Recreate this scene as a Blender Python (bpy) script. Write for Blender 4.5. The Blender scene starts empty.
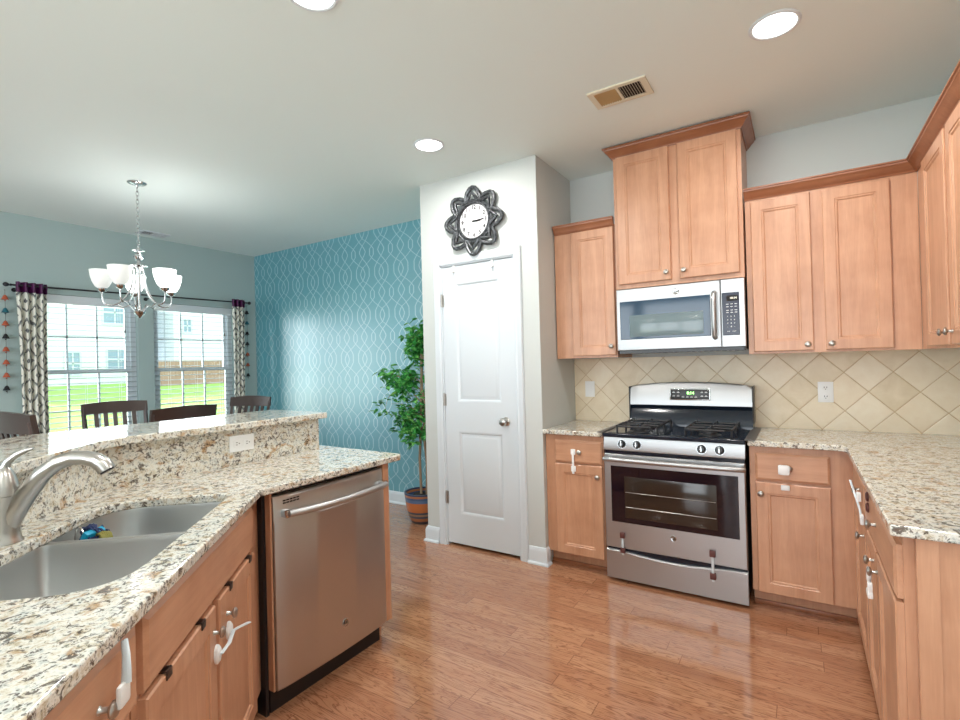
import bpy, bmesh, math, random
from mathutils import Vector, Matrix
random.seed(7)
PI = math.pi
S = bpy.context.scene
C = S.collection
R = math.radians

# ---------------------------------------------------------------- camera
cam_d = bpy.data.cameras.new('camera')
cam_o = bpy.data.objects.new('camera', cam_d); C.objects.link(cam_o)
FPX, YAW, PIT, ROL, CH = 499.664, -0.568749, 0.0066015, -0.0261242, 1.37
_f = Vector((math.sin(YAW)*math.cos(PIT), math.cos(YAW)*math.cos(PIT), math.sin(PIT)))
_r = Vector((math.cos(YAW), -math.sin(YAW), 0)); _u = _r.cross(_f)
_r2 = math.cos(ROL)*_r + math.sin(ROL)*_u; _u2 = -math.sin(ROL)*_r + math.cos(ROL)*_u
m = Matrix((( _r2.x, _u2.x, -_f.x, 0), (_r2.y, _u2.y, -_f.y, 0), (_r2.z, _u2.z, -_f.z, CH), (0, 0, 0, 1)))
cam_o.matrix_world = m
cam_d.sensor_width = 36; cam_d.lens = 36*FPX/960; cam_d.clip_start = 0.05; cam_d.clip_end = 400
S.camera = cam_o

# ---------------------------------------------------------------- light
S.view_settings.view_transform = 'Standard'; S.view_settings.look = 'None'
S.view_settings.exposure = 0.36; S.view_settings.gamma = 1.0; S.view_settings.use_curve_mapping = False
S.cycles.max_bounces = 9; S.cycles.diffuse_bounces = 5; S.cycles.glossy_bounces = 4
S.cycles.transparent_max_bounces = 12; S.cycles.sample_clamp_indirect = 4
S.cycles.use_denoising = True
w = bpy.data.worlds.new('sky'); S.world = w; w.use_nodes = True
bg = w.node_tree.nodes['Background']; bg.inputs[0].default_value = (0.80, 0.92, 1.0, 1); bg.inputs[1].default_value = 2.0

def lamp(name, kind, loc, power, color, size=None, rot=(0, 0, 0), sizey=None, spread=None):
    l = bpy.data.lights.new(name, kind); l.energy = power; l.color = color
    if kind == 'AREA':
        l.size = size
        if sizey: l.shape = 'RECTANGLE'; l.size_y = sizey
        else: l.shape = 'DISK'
        if spread: l.spread = spread
    elif kind == 'POINT': l.shadow_soft_size = size
    o = bpy.data.objects.new(name, l); C.objects.link(o); o.location = loc; o.rotation_euler = rot
    return o
sun = lamp('sun', 'SUN', (0, 0, 10), 4.0, (1, .96, .88), rot=(R(48), 0, R(-60)))
CEIL = 2.77
WARM = (1.0, .965, .92)
DAY = (.86, .95, 1.0)
# daylight coming in through the two dining windows and through the big rear window of the room
for wy in (1.985, 3.014): lamp('daylight_dining', 'AREA', (-5.88, wy, 1.35), 20, DAY, 1.5, (0, R(-90), 0), .88)
for wx in (-3.5, -1.875, -.225): lamp('daylight_rear', 'AREA', (wx, -3.66, 1.42), 33, (.93, .97, 1.0), 1.4, (R(90), 0, 0), 2.05)
CANS = [(-.053, 2.466), (-1.955, 2.52), (-1.50, 1.245), (.0, .55), (-.2, -1.2), (-2.6, -1.6), (-4.3, -1.2)]  # leading entries are the visible cans; later ones are unseen, added for brightness
CANP = 11.5

# ---------------------------------------------------------------- mesh helpers
class MB:
    def __init__(s): s.v = []; s.f = []; s.mi = []; s.cur = 0
    def add(s, vs, fs, T=None):
        n = len(s.v)
        for p in vs:
            p = Vector(p)
            s.v.append(tuple(T @ p) if T else tuple(p))
        for f in fs: s.f.append(tuple(i+n for i in f)); s.mi.append(s.cur)
        return s
    def box(s, x0, x1, y0, y1, z0, z1, T=None):
        if x0 > x1: x0, x1 = x1, x0
        if y0 > y1: y0, y1 = y1, y0
        if z0 > z1: z0, z1 = z1, z0
        vs = [(x, y, z) for x in (x0, x1) for y in (y0, y1) for z in (z0, z1)]
        return s.add(vs, [(0, 1, 3, 2), (4, 6, 7, 5), (0, 4, 5, 1), (2, 3, 7, 6), (0, 2, 6, 4), (1, 5, 7, 3)], T)
    def cbox(s, x0, x1, y0, y1, z0, z1, c=.003, T=None):
        """box with chamfered edges around every face (via three-way clipped corners)"""
        bm = bmesh.new(); bmesh.ops.create_cube(bm, size=1)
        for v in bm.verts:
            v.co = Vector(((x0+x1)/2+v.co.x*(x1-x0), (y0+y1)/2+v.co.y*(y1-y0), (z0+z1)/2+v.co.z*(z1-z0)))
        bmesh.ops.bevel(bm, geom=bm.edges[:], offset=c, segments=2, affect='EDGES', profile=.6)
        return s.bm(bm, T)
    def bm(s, bm, T=None):
        bm.verts.index_update()
        s.add([v.co.copy() for v in bm.verts], [tuple(v.index for v in f.verts) for f in bm.faces], T); bm.free(); return s
    def rings(s, rings, cap0=True, cap1=True, closed=True, T=None):
        n = len(rings[0]); vs = [p for r in rings for p in r]; fs = []
        for i in range(len(rings)-1):
            for j in range(n if closed else n-1):
                k = (j+1) % n
                fs.append((i*n+j, i*n+k, (i+1)*n+k, (i+1)*n+j))
        if closed and cap0: fs.append(tuple(reversed(range(n))))
        if closed and cap1: fs.append(tuple(range((len(rings)-1)*n, len(rings)*n)))
        return s.add(vs, fs, T)
    def tube(s, path, rad, n=10, T=None, flat=1.0, cap=True):
        path = [Vector(p) for p in path]
        if not isinstance(rad, (list, tuple)): rad = [rad]*len(path)
        rs = []; prev = None
        for i, p in enumerate(path):
            a = path[max(0, i-1)]; b = path[min(len(path)-1, i+1)]
            t = (b-a).normalized() if (b-a).length > 1e-9 else Vector((0, 0, 1))
            if prev is None:
                up = Vector((0, 0, 1)) if abs(t.z) < .9 else Vector((1, 0, 0))
                x = t.cross(up).normalized()
            else:
                x = (prev - t*prev.dot(t)).normalized()
            y = t.cross(x).normalized(); prev = x
            rs.append([p + (x*math.cos(2*PI*k/n) + y*math.sin(2*PI*k/n)*flat)*rad[i] for k in range(n)])
        return s.rings(rs, cap, cap, True, T)
    def loop(s, path, r, n=8, T=None):
        path = [Vector(p) for p in path]; N = len(path); rs = []
        for i, p in enumerate(path):
            t = (path[(i+1) % N]-path[i-1]).normalized()
            up = Vector((0, 1, 0)) if abs(t.y) < .9 else Vector((1, 0, 0))
            x = t.cross(up).normalized(); y = t.cross(x)
            rs.append([p+(x*math.cos(2*PI*k/n)+y*math.sin(2*PI*k/n))*r for k in range(n)])
        rs.append(rs[0]); return s.rings(rs, False, False, True, T)
    def lathe(s, prof, n=20, T=None):
        """prof: list of (r, z) about the z axis"""
        rs = [[(max(r, 1e-4)*math.cos(2*PI*k/n), max(r, 1e-4)*math.sin(2*PI*k/n), z) for k in range(n)] for r, z in prof]
        return s.rings(rs, True, True, True, T)
    def ball(s, c, r, n=12, T=None, sc=(1, 1, 1)):
        rs = []
        for i in range(1, n//2+0):
            a = PI*i/(n//2)
            rs.append([(c[0]+sc[0]*r*math.sin(a)*math.cos(2*PI*k/n), c[1]+sc[1]*r*math.sin(a)*math.sin(2*PI*k/n), c[2]-sc[2]*r*math.cos(a)) for k in range(n)])
        return s.rings(rs, True, True, True, T)
    def panel(s, x0, x1, z0, z1, prof, back, T=None):
        """front facing -y, rectangular rings: prof = [(inset, y)...]; back = y of the back"""
        rs = [[(x0, back, z0), (x1, back, z0), (x1, back, z1), (x0, back, z1)]]
        for i, y in prof:
            rs.append([(x0+i, y, z0+i), (x1-i, y, z0+i), (x1-i, y, z1-i), (x0+i, y, z1-i)])
        return s.rings(rs, True, True, True, T)
    def prism(s, outer, z0, z1, holes=(), T=None):
        bm = bmesh.new(); loops = []
        for poly in [outer]+list(holes):
            vs = [bm.verts.new((p[0], p[1], z0)) for p in poly]
            loops.append(vs)
            for i in range(len(vs)): bm.edges.new((vs[i], vs[(i+1) % len(vs)]))
        bmesh.ops.triangle_fill(bm, use_beauty=True, use_dissolve=False, edges=bm.edges[:])
        bmesh.ops.dissolve_limit(bm, angle_limit=.01, verts=bm.verts[:], edges=[e for e in bm.edges if len(e.link_faces) == 2]) if not holes else None
        bm.faces.ensure_lookup_table()
        r = bmesh.ops.extrude_face_region(bm, geom=bm.faces[:])
        for g in r['geom']:
            if isinstance(g, bmesh.types.BMVert): g.co.z = z1
        bmesh.ops.recalc_face_normals(bm, faces=bm.faces[:])
        return s.bm(bm, T)

def link(name, mb, mats, parent=None, smooth=40, bevel=None, loc=None, **props):
    me = bpy.data.meshes.new(name); me.from_pydata(mb.v, [], mb.f)
    mats = mats if isinstance(mats, (list, tuple)) else [mats]
    for mt in mats: me.materials.append(mt)
    if len(mats) > 1:
        for p, i in zip(me.polygons, mb.mi): p.material_index = i
    bm = bmesh.new(); bm.from_mesh(me); bmesh.ops.recalc_face_normals(bm, faces=bm.faces[:]); bm.to_mesh(me); bm.free()
    if smooth:
        me.shade_smooth(); me.set_sharp_from_angle(angle=R(smooth))
    o = bpy.data.objects.new(name, me); C.objects.link(o)
    if parent: o.parent = parent
    if loc: o.location = loc
    if bevel:
        b = o.modifiers.new('bevel', 'BEVEL'); b.width = bevel; b.segments = 2; b.limit_method = 'ANGLE'; b.angle_limit = R(50)
    for k, v in props.items(): o[k] = v
    return o
def tag(o, label, cat, group=None):
    o['label'] = label; o['category'] = cat
    if group: o['group'] = group
    return o
def thing(name, label, cat, loc=(0, 0, 0), rz=0, group=None):
    o = bpy.data.objects.new(name, None); C.objects.link(o); o.location = loc; o.rotation_euler = (0, 0, rz)
    o.empty_display_size = .1
    return tag(o, label, cat, group)
def struct(name, mb, mt, **k):
    return link(name, mb, mt, kind='structure', **k)
def copy_tree(o, parent=None):
    c = o.copy(); C.objects.link(c)
    if parent: c.parent = parent
    for ch in list(o.children): copy_tree(ch, c)
    return c
def text_geo(txt, size, depth=.0006):
    """lettering in the xz plane facing -y, centred at the origin"""
    cu = bpy.data.curves.new('lettering', 'FONT'); cu.body = txt; cu.size = size; cu.extrude = depth
    cu.align_x = 'CENTER'; cu.align_y = 'CENTER'; cu.resolution_u = 2; cu.offset = size*.03
    o = bpy.data.objects.new('lettering', cu); C.objects.link(o)
    bpy.context.view_layer.update()
    me = bpy.data.meshes.new_from_object(o.evaluated_get(bpy.context.evaluated_depsgraph_get()))
    vs = [v.co.copy() for v in me.vertices]; fs = [tuple(p.vertices) for p in me.polygons]
    bpy.data.objects.remove(o); bpy.data.curves.remove(cu); bpy.data.meshes.remove(me)
    return [Vector((v.x, -v.z, v.y)) for v in vs], fs
def put_text(mb, txt, size, x, y, z, T=None, depth=.0006):
    vs, fs = text_geo(txt, size, depth)
    L = Matrix.Translation((x, y, z)); mb.add(vs, fs, (T @ L) if T else L)
TY = Matrix.Rotation(R(90), 4, 'X')      # z axis of a lathe -> -y

# ---------------------------------------------------------------- materials
class N:
    """tiny expression helper over shader math nodes"""
    def __init__(s, t, sock): s.t = t; s.s = sock
    def _m(s, op, b=None, c=None, rev=False):
        n = s.t.nodes.new('ShaderNodeMath'); n.operation = op
        args = [s, b, c]
        if rev: args = [b, s, c]
        for i, a in enumerate(args):
            if a is None: continue
            if isinstance(a, N): s.t.links.new(a.s, n.inputs[i])
            else: n.inputs[i].default_value = a
        return N(s.t, n.outputs[0])
    def __add__(s, b): return s._m('ADD', b)
    def __sub__(s, b): return s._m('SUBTRACT', b)
    def __rsub__(s, b): return s._m('SUBTRACT', b, rev=True)
    def __mul__(s, b): return s._m('MULTIPLY', b)
    __rmul__ = __mul__; __radd__ = __add__
    def __truediv__(s, b): return s._m('DIVIDE', b)
    def frac(s): return s._m('FRACT')
    def floor(s): return s._m('FLOOR')
    def abs(s): return s._m('ABSOLUTE')
    def min(s, b): return s._m('MINIMUM', b)
    def max(s, b): return s._m('MAXIMUM', b)
    def lt(s, b): return s._m('LESS_THAN', b)
    def gt(s, b): return s._m('GREATER_THAN', b)
    def pow(s, b): return s._m('POWER', b)
    def sin(s): return s._m('SINE')
def new_mat(name, col=(.8, .8, .8), rough=.5, metal=0, **k):
    mt = bpy.data.materials.new(name); mt.use_nodes = True
    b = mt.node_tree.nodes['Principled BSDF']
    b.inputs['Base Color'].default_value = (*col, 1); b.inputs['Roughness'].default_value = rough; b.inputs['Metallic'].default_value = metal
    for a, v in k.items(): b.inputs[a.replace('_', ' ')].default_value = v
    return mt, mt.node_tree, b
def obj_xyz(t):
    tc = t.nodes.new('ShaderNodeTexCoord'); sp = t.nodes.new('ShaderNodeSeparateXYZ'); t.links.new(tc.outputs['Object'], sp.inputs[0])
    return tc.outputs['Object'], N(t, sp.outputs[0]), N(t, sp.outputs[1]), N(t, sp.outputs[2])
def comb(t, x, y, z):
    c = t.nodes.new('ShaderNodeCombineXYZ')
    for i, a in enumerate((x, y, z)):
        if isinstance(a, N): t.links.new(a.s, c.inputs[i])
        else: c.inputs[i].default_value = a
    return c.outputs[0]
def mapping(t, vec, scale):
    mp = t.nodes.new('ShaderNodeMapping'); mp.inputs['Scale'].default_value = scale; t.links.new(vec, mp.inputs[0]); return mp.outputs[0]
def noise(t, vec, scale, detail=3, rough=.5, dist=0):
    n = t.nodes.new('ShaderNodeTexNoise'); n.inputs['Scale'].default_value = scale; n.inputs['Detail'].default_value = detail
    n.inputs['Roughness'].default_value = rough; n.inputs['Distortion'].default_value = dist; t.links.new(vec, n.inputs['Vector'])
    return N(t, n.outputs[0])
def ramp(t, fac, stops, interp='LINEAR'):
    r = t.nodes.new('ShaderNodeValToRGB'); r.color_ramp.interpolation = interp
    while len(r.color_ramp.elements) < len(stops): r.color_ramp.elements.new(.5)
    for e, (p, c) in zip(r.color_ramp.elements, stops):
        e.position = p; e.color = (*c, 1) if len(c) == 3 else c
    t.links.new(fac.s, r.inputs[0]); return r.outputs[0]
def mixc(t, fac, a, b, mode='MIX'):
    m_ = t.nodes.new('ShaderNodeMix'); m_.data_type = 'RGBA'; m_.blend_type = mode
    if isinstance(fac, N): t.links.new(fac.s, m_.inputs[0])
    else: m_.inputs[0].default_value = fac
    for i, a_ in ((6, a), (7, b)):
        if isinstance(a_, tuple): m_.inputs[i].default_value = (*a_, 1)
        else: t.links.new(a_, m_.inputs[i])
    return m_.outputs[2]
def bump(t, b, h, strength=.2, dist=.002):
    n = t.nodes.new('ShaderNodeBump'); n.inputs['Strength'].default_value = strength; n.inputs['Distance'].default_value = dist
    t.links.new(h.s, n.inputs['Height']); t.links.new(n.outputs[0], b.inputs['Normal'])
def srgb(r, g, b):
    f = lambda c: (c/255/12.92) if c/255 <= .04045 else ((c/255+.055)/1.055)**2.4
    return (f(r), f(g), f(b))

def paint(name, col, rough=.6):
    mt, t, b = new_mat(name, col, rough)
    v, x, y, z = obj_xyz(t); bump(t, b, noise(t, v, 260, 2), .06, .001)
    return mt
WALLP = paint('wall_paint', srgb(200, 205, 203))
CEILP = paint('ceiling_paint', srgb(232, 244, 243), .7)
TRIM = paint('white_trim_paint', srgb(214, 222, 228), .35)
WHITE = new_mat('white_plastic', srgb(238, 240, 240), .4)[0]
BLACK = new_mat('black_plastic', (.012, .012, .014), .3)[0]
BLACKG = new_mat('black_enamel', (.008, .014, .026), .12)[0]
IRON = new_mat('cast_iron', (.03, .03, .033), .45)[0]
DGLASS = new_mat('dark_oven_glass', (.012, .006, .010), .06)[0]
CHROME = new_mat('polished_chrome', (.60, .62, .63), .16, 1)[0]
GREYR = new_mat('grey_rubber', (.10, .095, .09), .5)[0]
BRONZE = new_mat('dark_bronze', (.09, .075, .07), .3, .9)[0]
SLOT = new_mat('dark_slot', (.01, .01, .01), .8)[0]
BROWNP = new_mat('brown_plastic', srgb(92, 52, 48), .45)[0]
CLEARP = new_mat('milky_plastic', srgb(205, 215, 220), .35)[0]

def brushed(name, col=(.62, .62, .61), rough=.28, axis='z', s=180):
    mt, t, b = new_mat(name, col, rough, 1)
    v, x, y, z = obj_xyz(t)
    sc = {'x': (1.5, s, s), 'y': (s, 1.5, s), 'z': (s, s, 1.5)}[axis]
    n = noise(t, mapping(t, v, sc), 1, 3)
    r = n*.08 + (rough-.04); t.links.new(r.s, b.inputs['Roughness'])
    b.inputs['Anisotropic'].default_value = .3
    return mt
STEEL = brushed('brushed_stainless_steel', (.48, .49, .50), .42, 'x')
STEELD = brushed('warm_brushed_stainless_steel', (.54, .535, .53), .36, 'z')
NICKEL = brushed('brushed_nickel', (.50, .485, .46), .3, 'z')
SINKM = brushed('satin_sink_steel', (.56, .57, .57), .34, 'x', 90)

def maple(name, a, c, axis='z'):
    mt, t, b = new_mat(name, a, .36)
    v, x, y, z = obj_xyz(t)
    sc = {'z': (22, 22, 1.6), 'x': (1.6, 22, 22)}[axis]
    n1 = noise(t, mapping(t, v, sc), 1.0, 6, .62, .8)
    n2 = noise(t, v, 5, 3, .6)
    n3 = noise(t, mapping(t, v, tuple(q*9 for q in sc)), 1.0, 2)
    f = n1*.55 + n2*.4 + n3*.12
    col = ramp(t, f, [(.36, c), (.66, a)])
    t.links.new(col, b.inputs['Base Color'])
    b.inputs['Coat Weight'].default_value = .25; b.inputs['Coat Roughness'].default_value = .25
    return mt
MAPLE = maple('maple_cabinet_wood', srgb(205, 156, 124), srgb(178, 128, 97))
MAPLEX = maple('maple_cabinet_wood_across', srgb(205, 156, 124), srgb(178, 128, 97), 'x')
MAPLED = maple('maple_crown_wood', srgb(160, 104, 72), srgb(132, 80, 52), 'x')

def granite():
    mt, t, b = new_mat('speckled_granite', (.6, .58, .5), .09, IOR=1.8)
    v, x, y, z = obj_xyz(t)
    v2 = mapping(t, v, (1, 1, 1.15))
    base = ramp(t, noise(t, v2, 44, 5, .7, .3), [(.30, srgb(140, 122, 92)), (.41, srgb(204, 196, 176)), (.52, srgb(230, 229, 221)), (.68, srgb(172, 180, 176))])
    gry = ramp(t, noise(t, v2, 75, 3, .6, .2), [(.34, (1, 1, 1)), (.40, (0, 0, 0))])
    c1 = mixc(t, N(t, gry), base, srgb(128, 130, 118)); 
    br = ramp(t, noise(t, v2, 15, 5, .62, .6), [(.56, (0, 0, 0)), (.66, (1, 1, 1))])
    c2 = mixc(t, N(t, br)*.78, c1, srgb(176, 134, 82))
    vo = t.nodes.new('ShaderNodeTexVoronoi'); vo.inputs['Scale'].default_value = 110; t.links.new(v2, vo.inputs['Vector'])
    dm = N(t, ramp(t, noise(t, v2, 22, 4, .7), [(.50, (0, 0, 0)), (.60, (1, 1, 1))]))
    sp = N(t, vo.outputs['Distance']).lt(.36) * dm
    dk = N(t, ramp(t, noise(t, v2, 40, 6, .7, .9), [(.545, (0, 0, 0)), (.585, (1, 1, 1))]))
    c3 = mixc(t, sp.max(dk)*.85, c2, srgb(60, 46, 40))
    t.links.new(c3, b.inputs['Base Color'])
    return mt
GRANITE = granite()

def floor_mat():
    mt, t, b = new_mat('oak_strip_floor', (.4, .2, .1), .22)
    v, x, y, z = obj_xyz(t)
    PW = .084
    row = (y/PW).floor()
    rr = t.nodes.new('ShaderNodeTexWhiteNoise'); rr.noise_dimensions = '1D'; t.links.new(row.s, rr.inputs['W'])
    xo = x/1.15 + N(t, rr.outputs[0])*7.3
    col_i = xo.floor()
    wn = t.nodes.new('ShaderNodeTexWhiteNoise'); wn.noise_dimensions = '2D'
    t.links.new(comb(t, col_i, row, 0), wn.inputs['Vector']); rnd = N(t, wn.outputs[0])
    gv = comb(t, x + rnd*31, y + rnd*17, rnd*9)
    g1 = noise(t, mapping(t, gv, (1.6, 17, 1)), 1, 4, .55, 1.2)
    g2 = noise(t, mapping(t, gv, (7, 190, 1)), 1, 2, .5)
    tone = ramp(t, rnd*.55 + g1*.45, [(.10, srgb(164, 114, 84)), (.5, srgb(178, 127, 95)), (.9, srgb(192, 144, 110))])
    wv = ((g1*11.0).frac()-.5).abs()
    grain = ramp(t, wv, [(.0, (1, 1, 1)), (.22, (0, 0, 0))])
    c = mixc(t, N(t, grain)*.75, tone, srgb(112, 66, 44))
    c = mixc(t, (g2.gt(.62))*.28, c, srgb(120, 66, 42))
    ey = ((y/PW).frac()-.5).abs().gt(.487); ex = ((xo).frac()-.5).abs().gt(.4985)
    c = mixc(t, ey.max(ex)*.6, c, srgb(92, 52, 34))
    t.links.new(c, b.inputs['Base Color'])
    t.links.new((g1*.10+.10).s, b.inputs['Roughness'])
    bump(t, b, 1-(ey.max(ex)), .3, .001)
    b.inputs['Coat Weight'].default_value = .6; b.inputs['Coat Roughness'].default_value = .1
    return mt
FLOOR = floor_mat()

def tile_mat():
    mt, t, b = new_mat('tumbled_travertine_tile', (.6, .5, .4), .38)
    v, x, y, z = obj_xyz(t); D = .228
    u = (x-.105)/D; q = (z-.918)/D
    a = u+q; c = u-q
    d = (((a+.5).frac()-.5).abs()).min(((c+.5).frac()-.5).abs())
    grout = d.lt(.013)
    wn = t.nodes.new('ShaderNodeTexWhiteNoise'); wn.noise_dimensions = '2D'; t.links.new(comb(t, a.floor(), c.floor(), 0), wn.inputs['Vector'])
    f = N(t, wn.outputs[0])*.4 + noise(t, v, 11, 5, .6, .5)*.7
    col = ramp(t, f, [(.3, srgb(218, 202, 172)), (.55, srgb(230, 216, 190)), (.85, srgb(238, 228, 206))])
    col = mixc(t, grout, col, srgb(200, 176, 138))
    t.links.new(col, b.inputs['Base Color'])
    bump(t, b, d.min(.04)*25, .5, .003)
    return mt
TILE = tile_mat()

def wallpaper():
    mt, t, b = new_mat('teal_trellis_wallpaper', (.02, .3, .33), .40)
    v, x, y, z = obj_xyz(t); P = .262; V = .44
    u = (x+3.551)/P; q = (2.70-z)/V
    def cell(q0, a0, b0, k):
        tt = (q0-a0).frac()/(b0-a0)                      # 0..1 inside the cell, beyond 1 outside it
        g = (tt.min(1-tt)*k).max(0.).min(1.); return g*1.35 - g*g*.35
    F1 = cell(q, 0, .695, 2.5)*.60 + cell(q, .695, 1.0, 2.2)*.12
    F2 = cell(q, .475, 1.17, 2.7)*.35 + cell(q, .17, .475, 2.1)*.16
    d = None
    for W in (F1, F2):
        for sg in (1, -1):
            e = (((u - W*sg + .5).frac())-.5).abs()
            d = e if d is None else d.min(e)
    line = d.lt(.022)
    col = mixc(t, line*.55, srgb(62, 152, 170), srgb(204, 226, 232))
    t.links.new(col, b.inputs['Base Color'])
    b.inputs['Sheen Weight'].default_value = .0
    b.inputs['Specular IOR Level'].default_value = 1.0; b.inputs['IOR'].default_value = 2.0
    return mt
PAPER = wallpaper()

def curtain_mat():
    mt, t, b = new_mat('ikat_print_curtain', (.8, .8, .78), .85)
    v, x, y, z = obj_xyz(t)
    tc = t.nodes.new('ShaderNodeTexCoord'); sp = t.nodes.new('ShaderNodeSeparateXYZ'); t.links.new(tc.outputs['UV'], sp.inputs[0])
    u = N(t, sp.outputs[0]); w_ = N(t, sp.outputs[1])
    nn = noise(t, v, 26, 2)*.22
    tu = (u.frac()-.5).abs(); tv = (w_.frac()-.5).abs()
    dmd = tu+tv+nn
    k = ((dmd*3.2).frac()-.5).abs()
    dark = k.lt(.13)
    grey = ((dmd*1.6+.3).frac()-.5).abs().lt(.10)
    c = mixc(t, grey*.55, srgb(226, 226, 216), srgb(150, 156, 150))
    c = mixc(t, dark*.8, c, srgb(44, 50, 66))
    t.links.new(c, b.inputs['Base Color'])
    return mt
CURT = curtain_mat()
PURPLE = new_mat('purple_satin', srgb(74, 16, 70), .4)[0]
RODM = new_mat('dark_rod_metal', (.03, .03, .035), .35, .6)[0]
DWOOD = new_mat('dark_espresso_wood', srgb(62, 48, 44), .28)[0]
def glassmat():
    mt = bpy.data.materials.new('window_glass'); mt.use_nodes = True; t = mt.node_tree
    t.nodes.remove(t.nodes['Principled BSDF']); o = t.nodes['Material Output']
    tr = t.nodes.new('ShaderNodeBsdfTransparent'); gl = t.nodes.new('ShaderNodeBsdfGlossy'); gl.inputs['Roughness'].default_value = .0
    fr = t.nodes.new('ShaderNodeFresnel'); fr.inputs[0].default_value = 1.35
    mx = t.nodes.new('ShaderNodeMixShader'); t.links.new(fr.outputs[0], mx.inputs[0]); t.links.new(tr.outputs[0], mx.inputs[1]); t.links.new(gl.outputs[0], mx.inputs[2])
    t.links.new(mx.outputs[0], o.inputs[0]); return mt
GLASS = glassmat()
def emis(name, col, st, base=(.9, .9, .9)):
    mt, t, b = new_mat(name, base, .4); b.inputs['Emission Color'].default_value = (*col, 1); b.inputs['Emission Strength'].default_value = st; return mt
LENS = emis('lit_can_lens', (1, .97, .92), 6)
SHADE = emis('lit_frosted_glass', (1, .98, .95), 2.6)
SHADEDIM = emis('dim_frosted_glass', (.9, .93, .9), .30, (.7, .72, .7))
GREEND = emis('green_digits', (.25, 1, .12), 2.5)
AMBERD = emis('dim_digits', (.6, .62, .3), .35)

# ---------------------------------------------------------------- the room
XW, XR, YN, YT, YB = -5.69, .85, 3.66, 3.74, -3.5
PX0, PX1, PY = -2.475, -1.47, 3.06         # pantry box
struct('floor', MB().box(XW-.2, XR+.1, YB-.1, YT+.2, -.06, 0), FLOOR, smooth=None)
struct('ceiling', MB().box(XW-.2, XR+.1, YB-.1, YT+.2, CEIL, CEIL+.06), CEILP, smooth=None)
struct('wall_north', MB().box(PX1-.02, XR+.1, YN, YN+.12, 0, CEIL), WALLP, smooth=None)
struct('wall_teal', MB().box(XW-.1, PX1, YT, YT+.12, 0, CEIL), PAPER, smooth=None)
struct('wall_right', MB().box(XR, XR+.1, YB, YN, 0, CEIL), WALLP, smooth=None)
# window wall with two openings
W1, W2 = (1.545, 2.425), (2.573, 3.455); WZ0, WZ1 = .60, 2.10
mb = MB()
mb.box(XW-.14, XW, YB, W1[0], 0, CEIL); mb.box(XW-.14, XW, W2[1], YT, 0, CEIL); mb.box(XW-.14, XW, W1[1], W2[0], WZ0, WZ1)
mb.box(XW-.14, XW, W1[0], W2[1], 0, WZ0); mb.box(XW-.14, XW, W1[0], W2[1], WZ1, CEIL)
struct('wall_window', mb, paint('blue_grey_wall_paint', srgb(168, 188, 188)), smooth=None)
# rear wall of the open living area with its wide window opening
mb = MB(); mb.box(XW, -4.3, YB-.12, YB, 0, CEIL); mb.box(.6, XR, YB-.12, YB, 0, CEIL); mb.box(-4.3, .6, YB-.12, YB, 0, .4); mb.box(-4.3, .6, YB-.12, YB, 2.45, CEIL)
for x in (-2.7, -1.05): mb.box(x-.06, x+.06, YB-.12, YB, .4, 2.45)
struct('wall_rear', mb, WALLP, smooth=None)
# pantry: front wall with door opening, sides
DX0, DX1, DZ = -2.283, -1.668, 2.106
mb = MB(); mb.box(PX0, DX0-.012, PY, PY+.1, 0, CEIL); mb.box(DX1+.012, PX1, PY, PY+.1, 0, CEIL); mb.box(DX0-.012, DX1+.012, PY, PY+.1, DZ+.012, CEIL)
mb.box(PX0, PX0+.1, PY+.1, YT, 0, CEIL); mb.box(PX1-.1, PX1, PY+.1, YN, 0, CEIL)
struct('wall_pantry', mb, WALLP, smooth=None)

def baseboard(name, path, flip=1):
    """path of xy points; profile sticks out to the left of the path"""
    prof = [(0, 0), (.016, 0), (.016, .085), (.013, .10), (.007, .112), (0, .116)]
    prof2 = [(.016, 0), (.028, 0), (.027, .010), (.021, .017), (.016, .019)]
    mb = MB()
    for pr in (prof, prof2):
        rs = []
        P = [Vector((*p, 0)) for p in path]
        for i, p in enumerate(P):
            ds = []
            if i > 0: ds.append((P[i]-P[i-1]).normalized())
            if i < len(P)-1: ds.append((P[i+1]-P[i]).normalized())
            ns = [Vector((-d.y, d.x, 0))*flip for d in ds]
            nn = sum(ns, Vector())/len(ns); nn = nn/max(.3, nn.length_squared) if len(ns) == 2 else nn
            rs.append([p+nn*a+Vector((0, 0, b)) for a, b in pr])
        mb.rings(rs)
    return struct(name, mb, TRIM, smooth=30)
baseboard('baseboard_teal', [(XW, YT), (PX0, YT)], -1)
baseboard('baseboard_pantry_left', [(PX0, YT), (PX0, PY), (DX0-.075, PY)], -1)
baseboard('baseboard_pantry_right', [(DX1+.075, PY), (PX1, PY), (PX1, 3.10)], -1)
baseboard('baseboard_window', [(XW, YB), (XW, YT)], -1)

# pantry door casing
def casing(name, x0, x1, z1, y, w_=.058):
    prof = [(0, 0), (0, -.012), (.010, -.016), (.022, -.013), (.040, -.018), (w_-.006, -.019), (w_, -.012), (w_, 0)]
    mb = MB(); rs = []
    for (cx, cz, sx, sz) in ((x0, 0, -1, 0), (x0, z1, -1, 1), (x1, z1, 1, 1), (x1, 0, 1, 0)):
        rs.append([(cx+sx*a, y+b, cz+sz*a) for a, b in prof])
    mb.rings(rs); return mb
struct('trim_door', casing('c', DX0-.012, DX1+.012, DZ+.012, PY), TRIM, smooth=30)
mb = MB()
mb.box(DX0-.012, DX0-.002, PY, PY+.1, 0, DZ+.01); mb.box(DX1+.002, DX1+.012, PY, PY+.1, 0, DZ+.01); mb.box(DX0-.012, DX1+.012, PY, PY+.1, DZ+.002, DZ+.012)
struct('trim_door_jamb', mb, TRIM, smooth=None)
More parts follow.
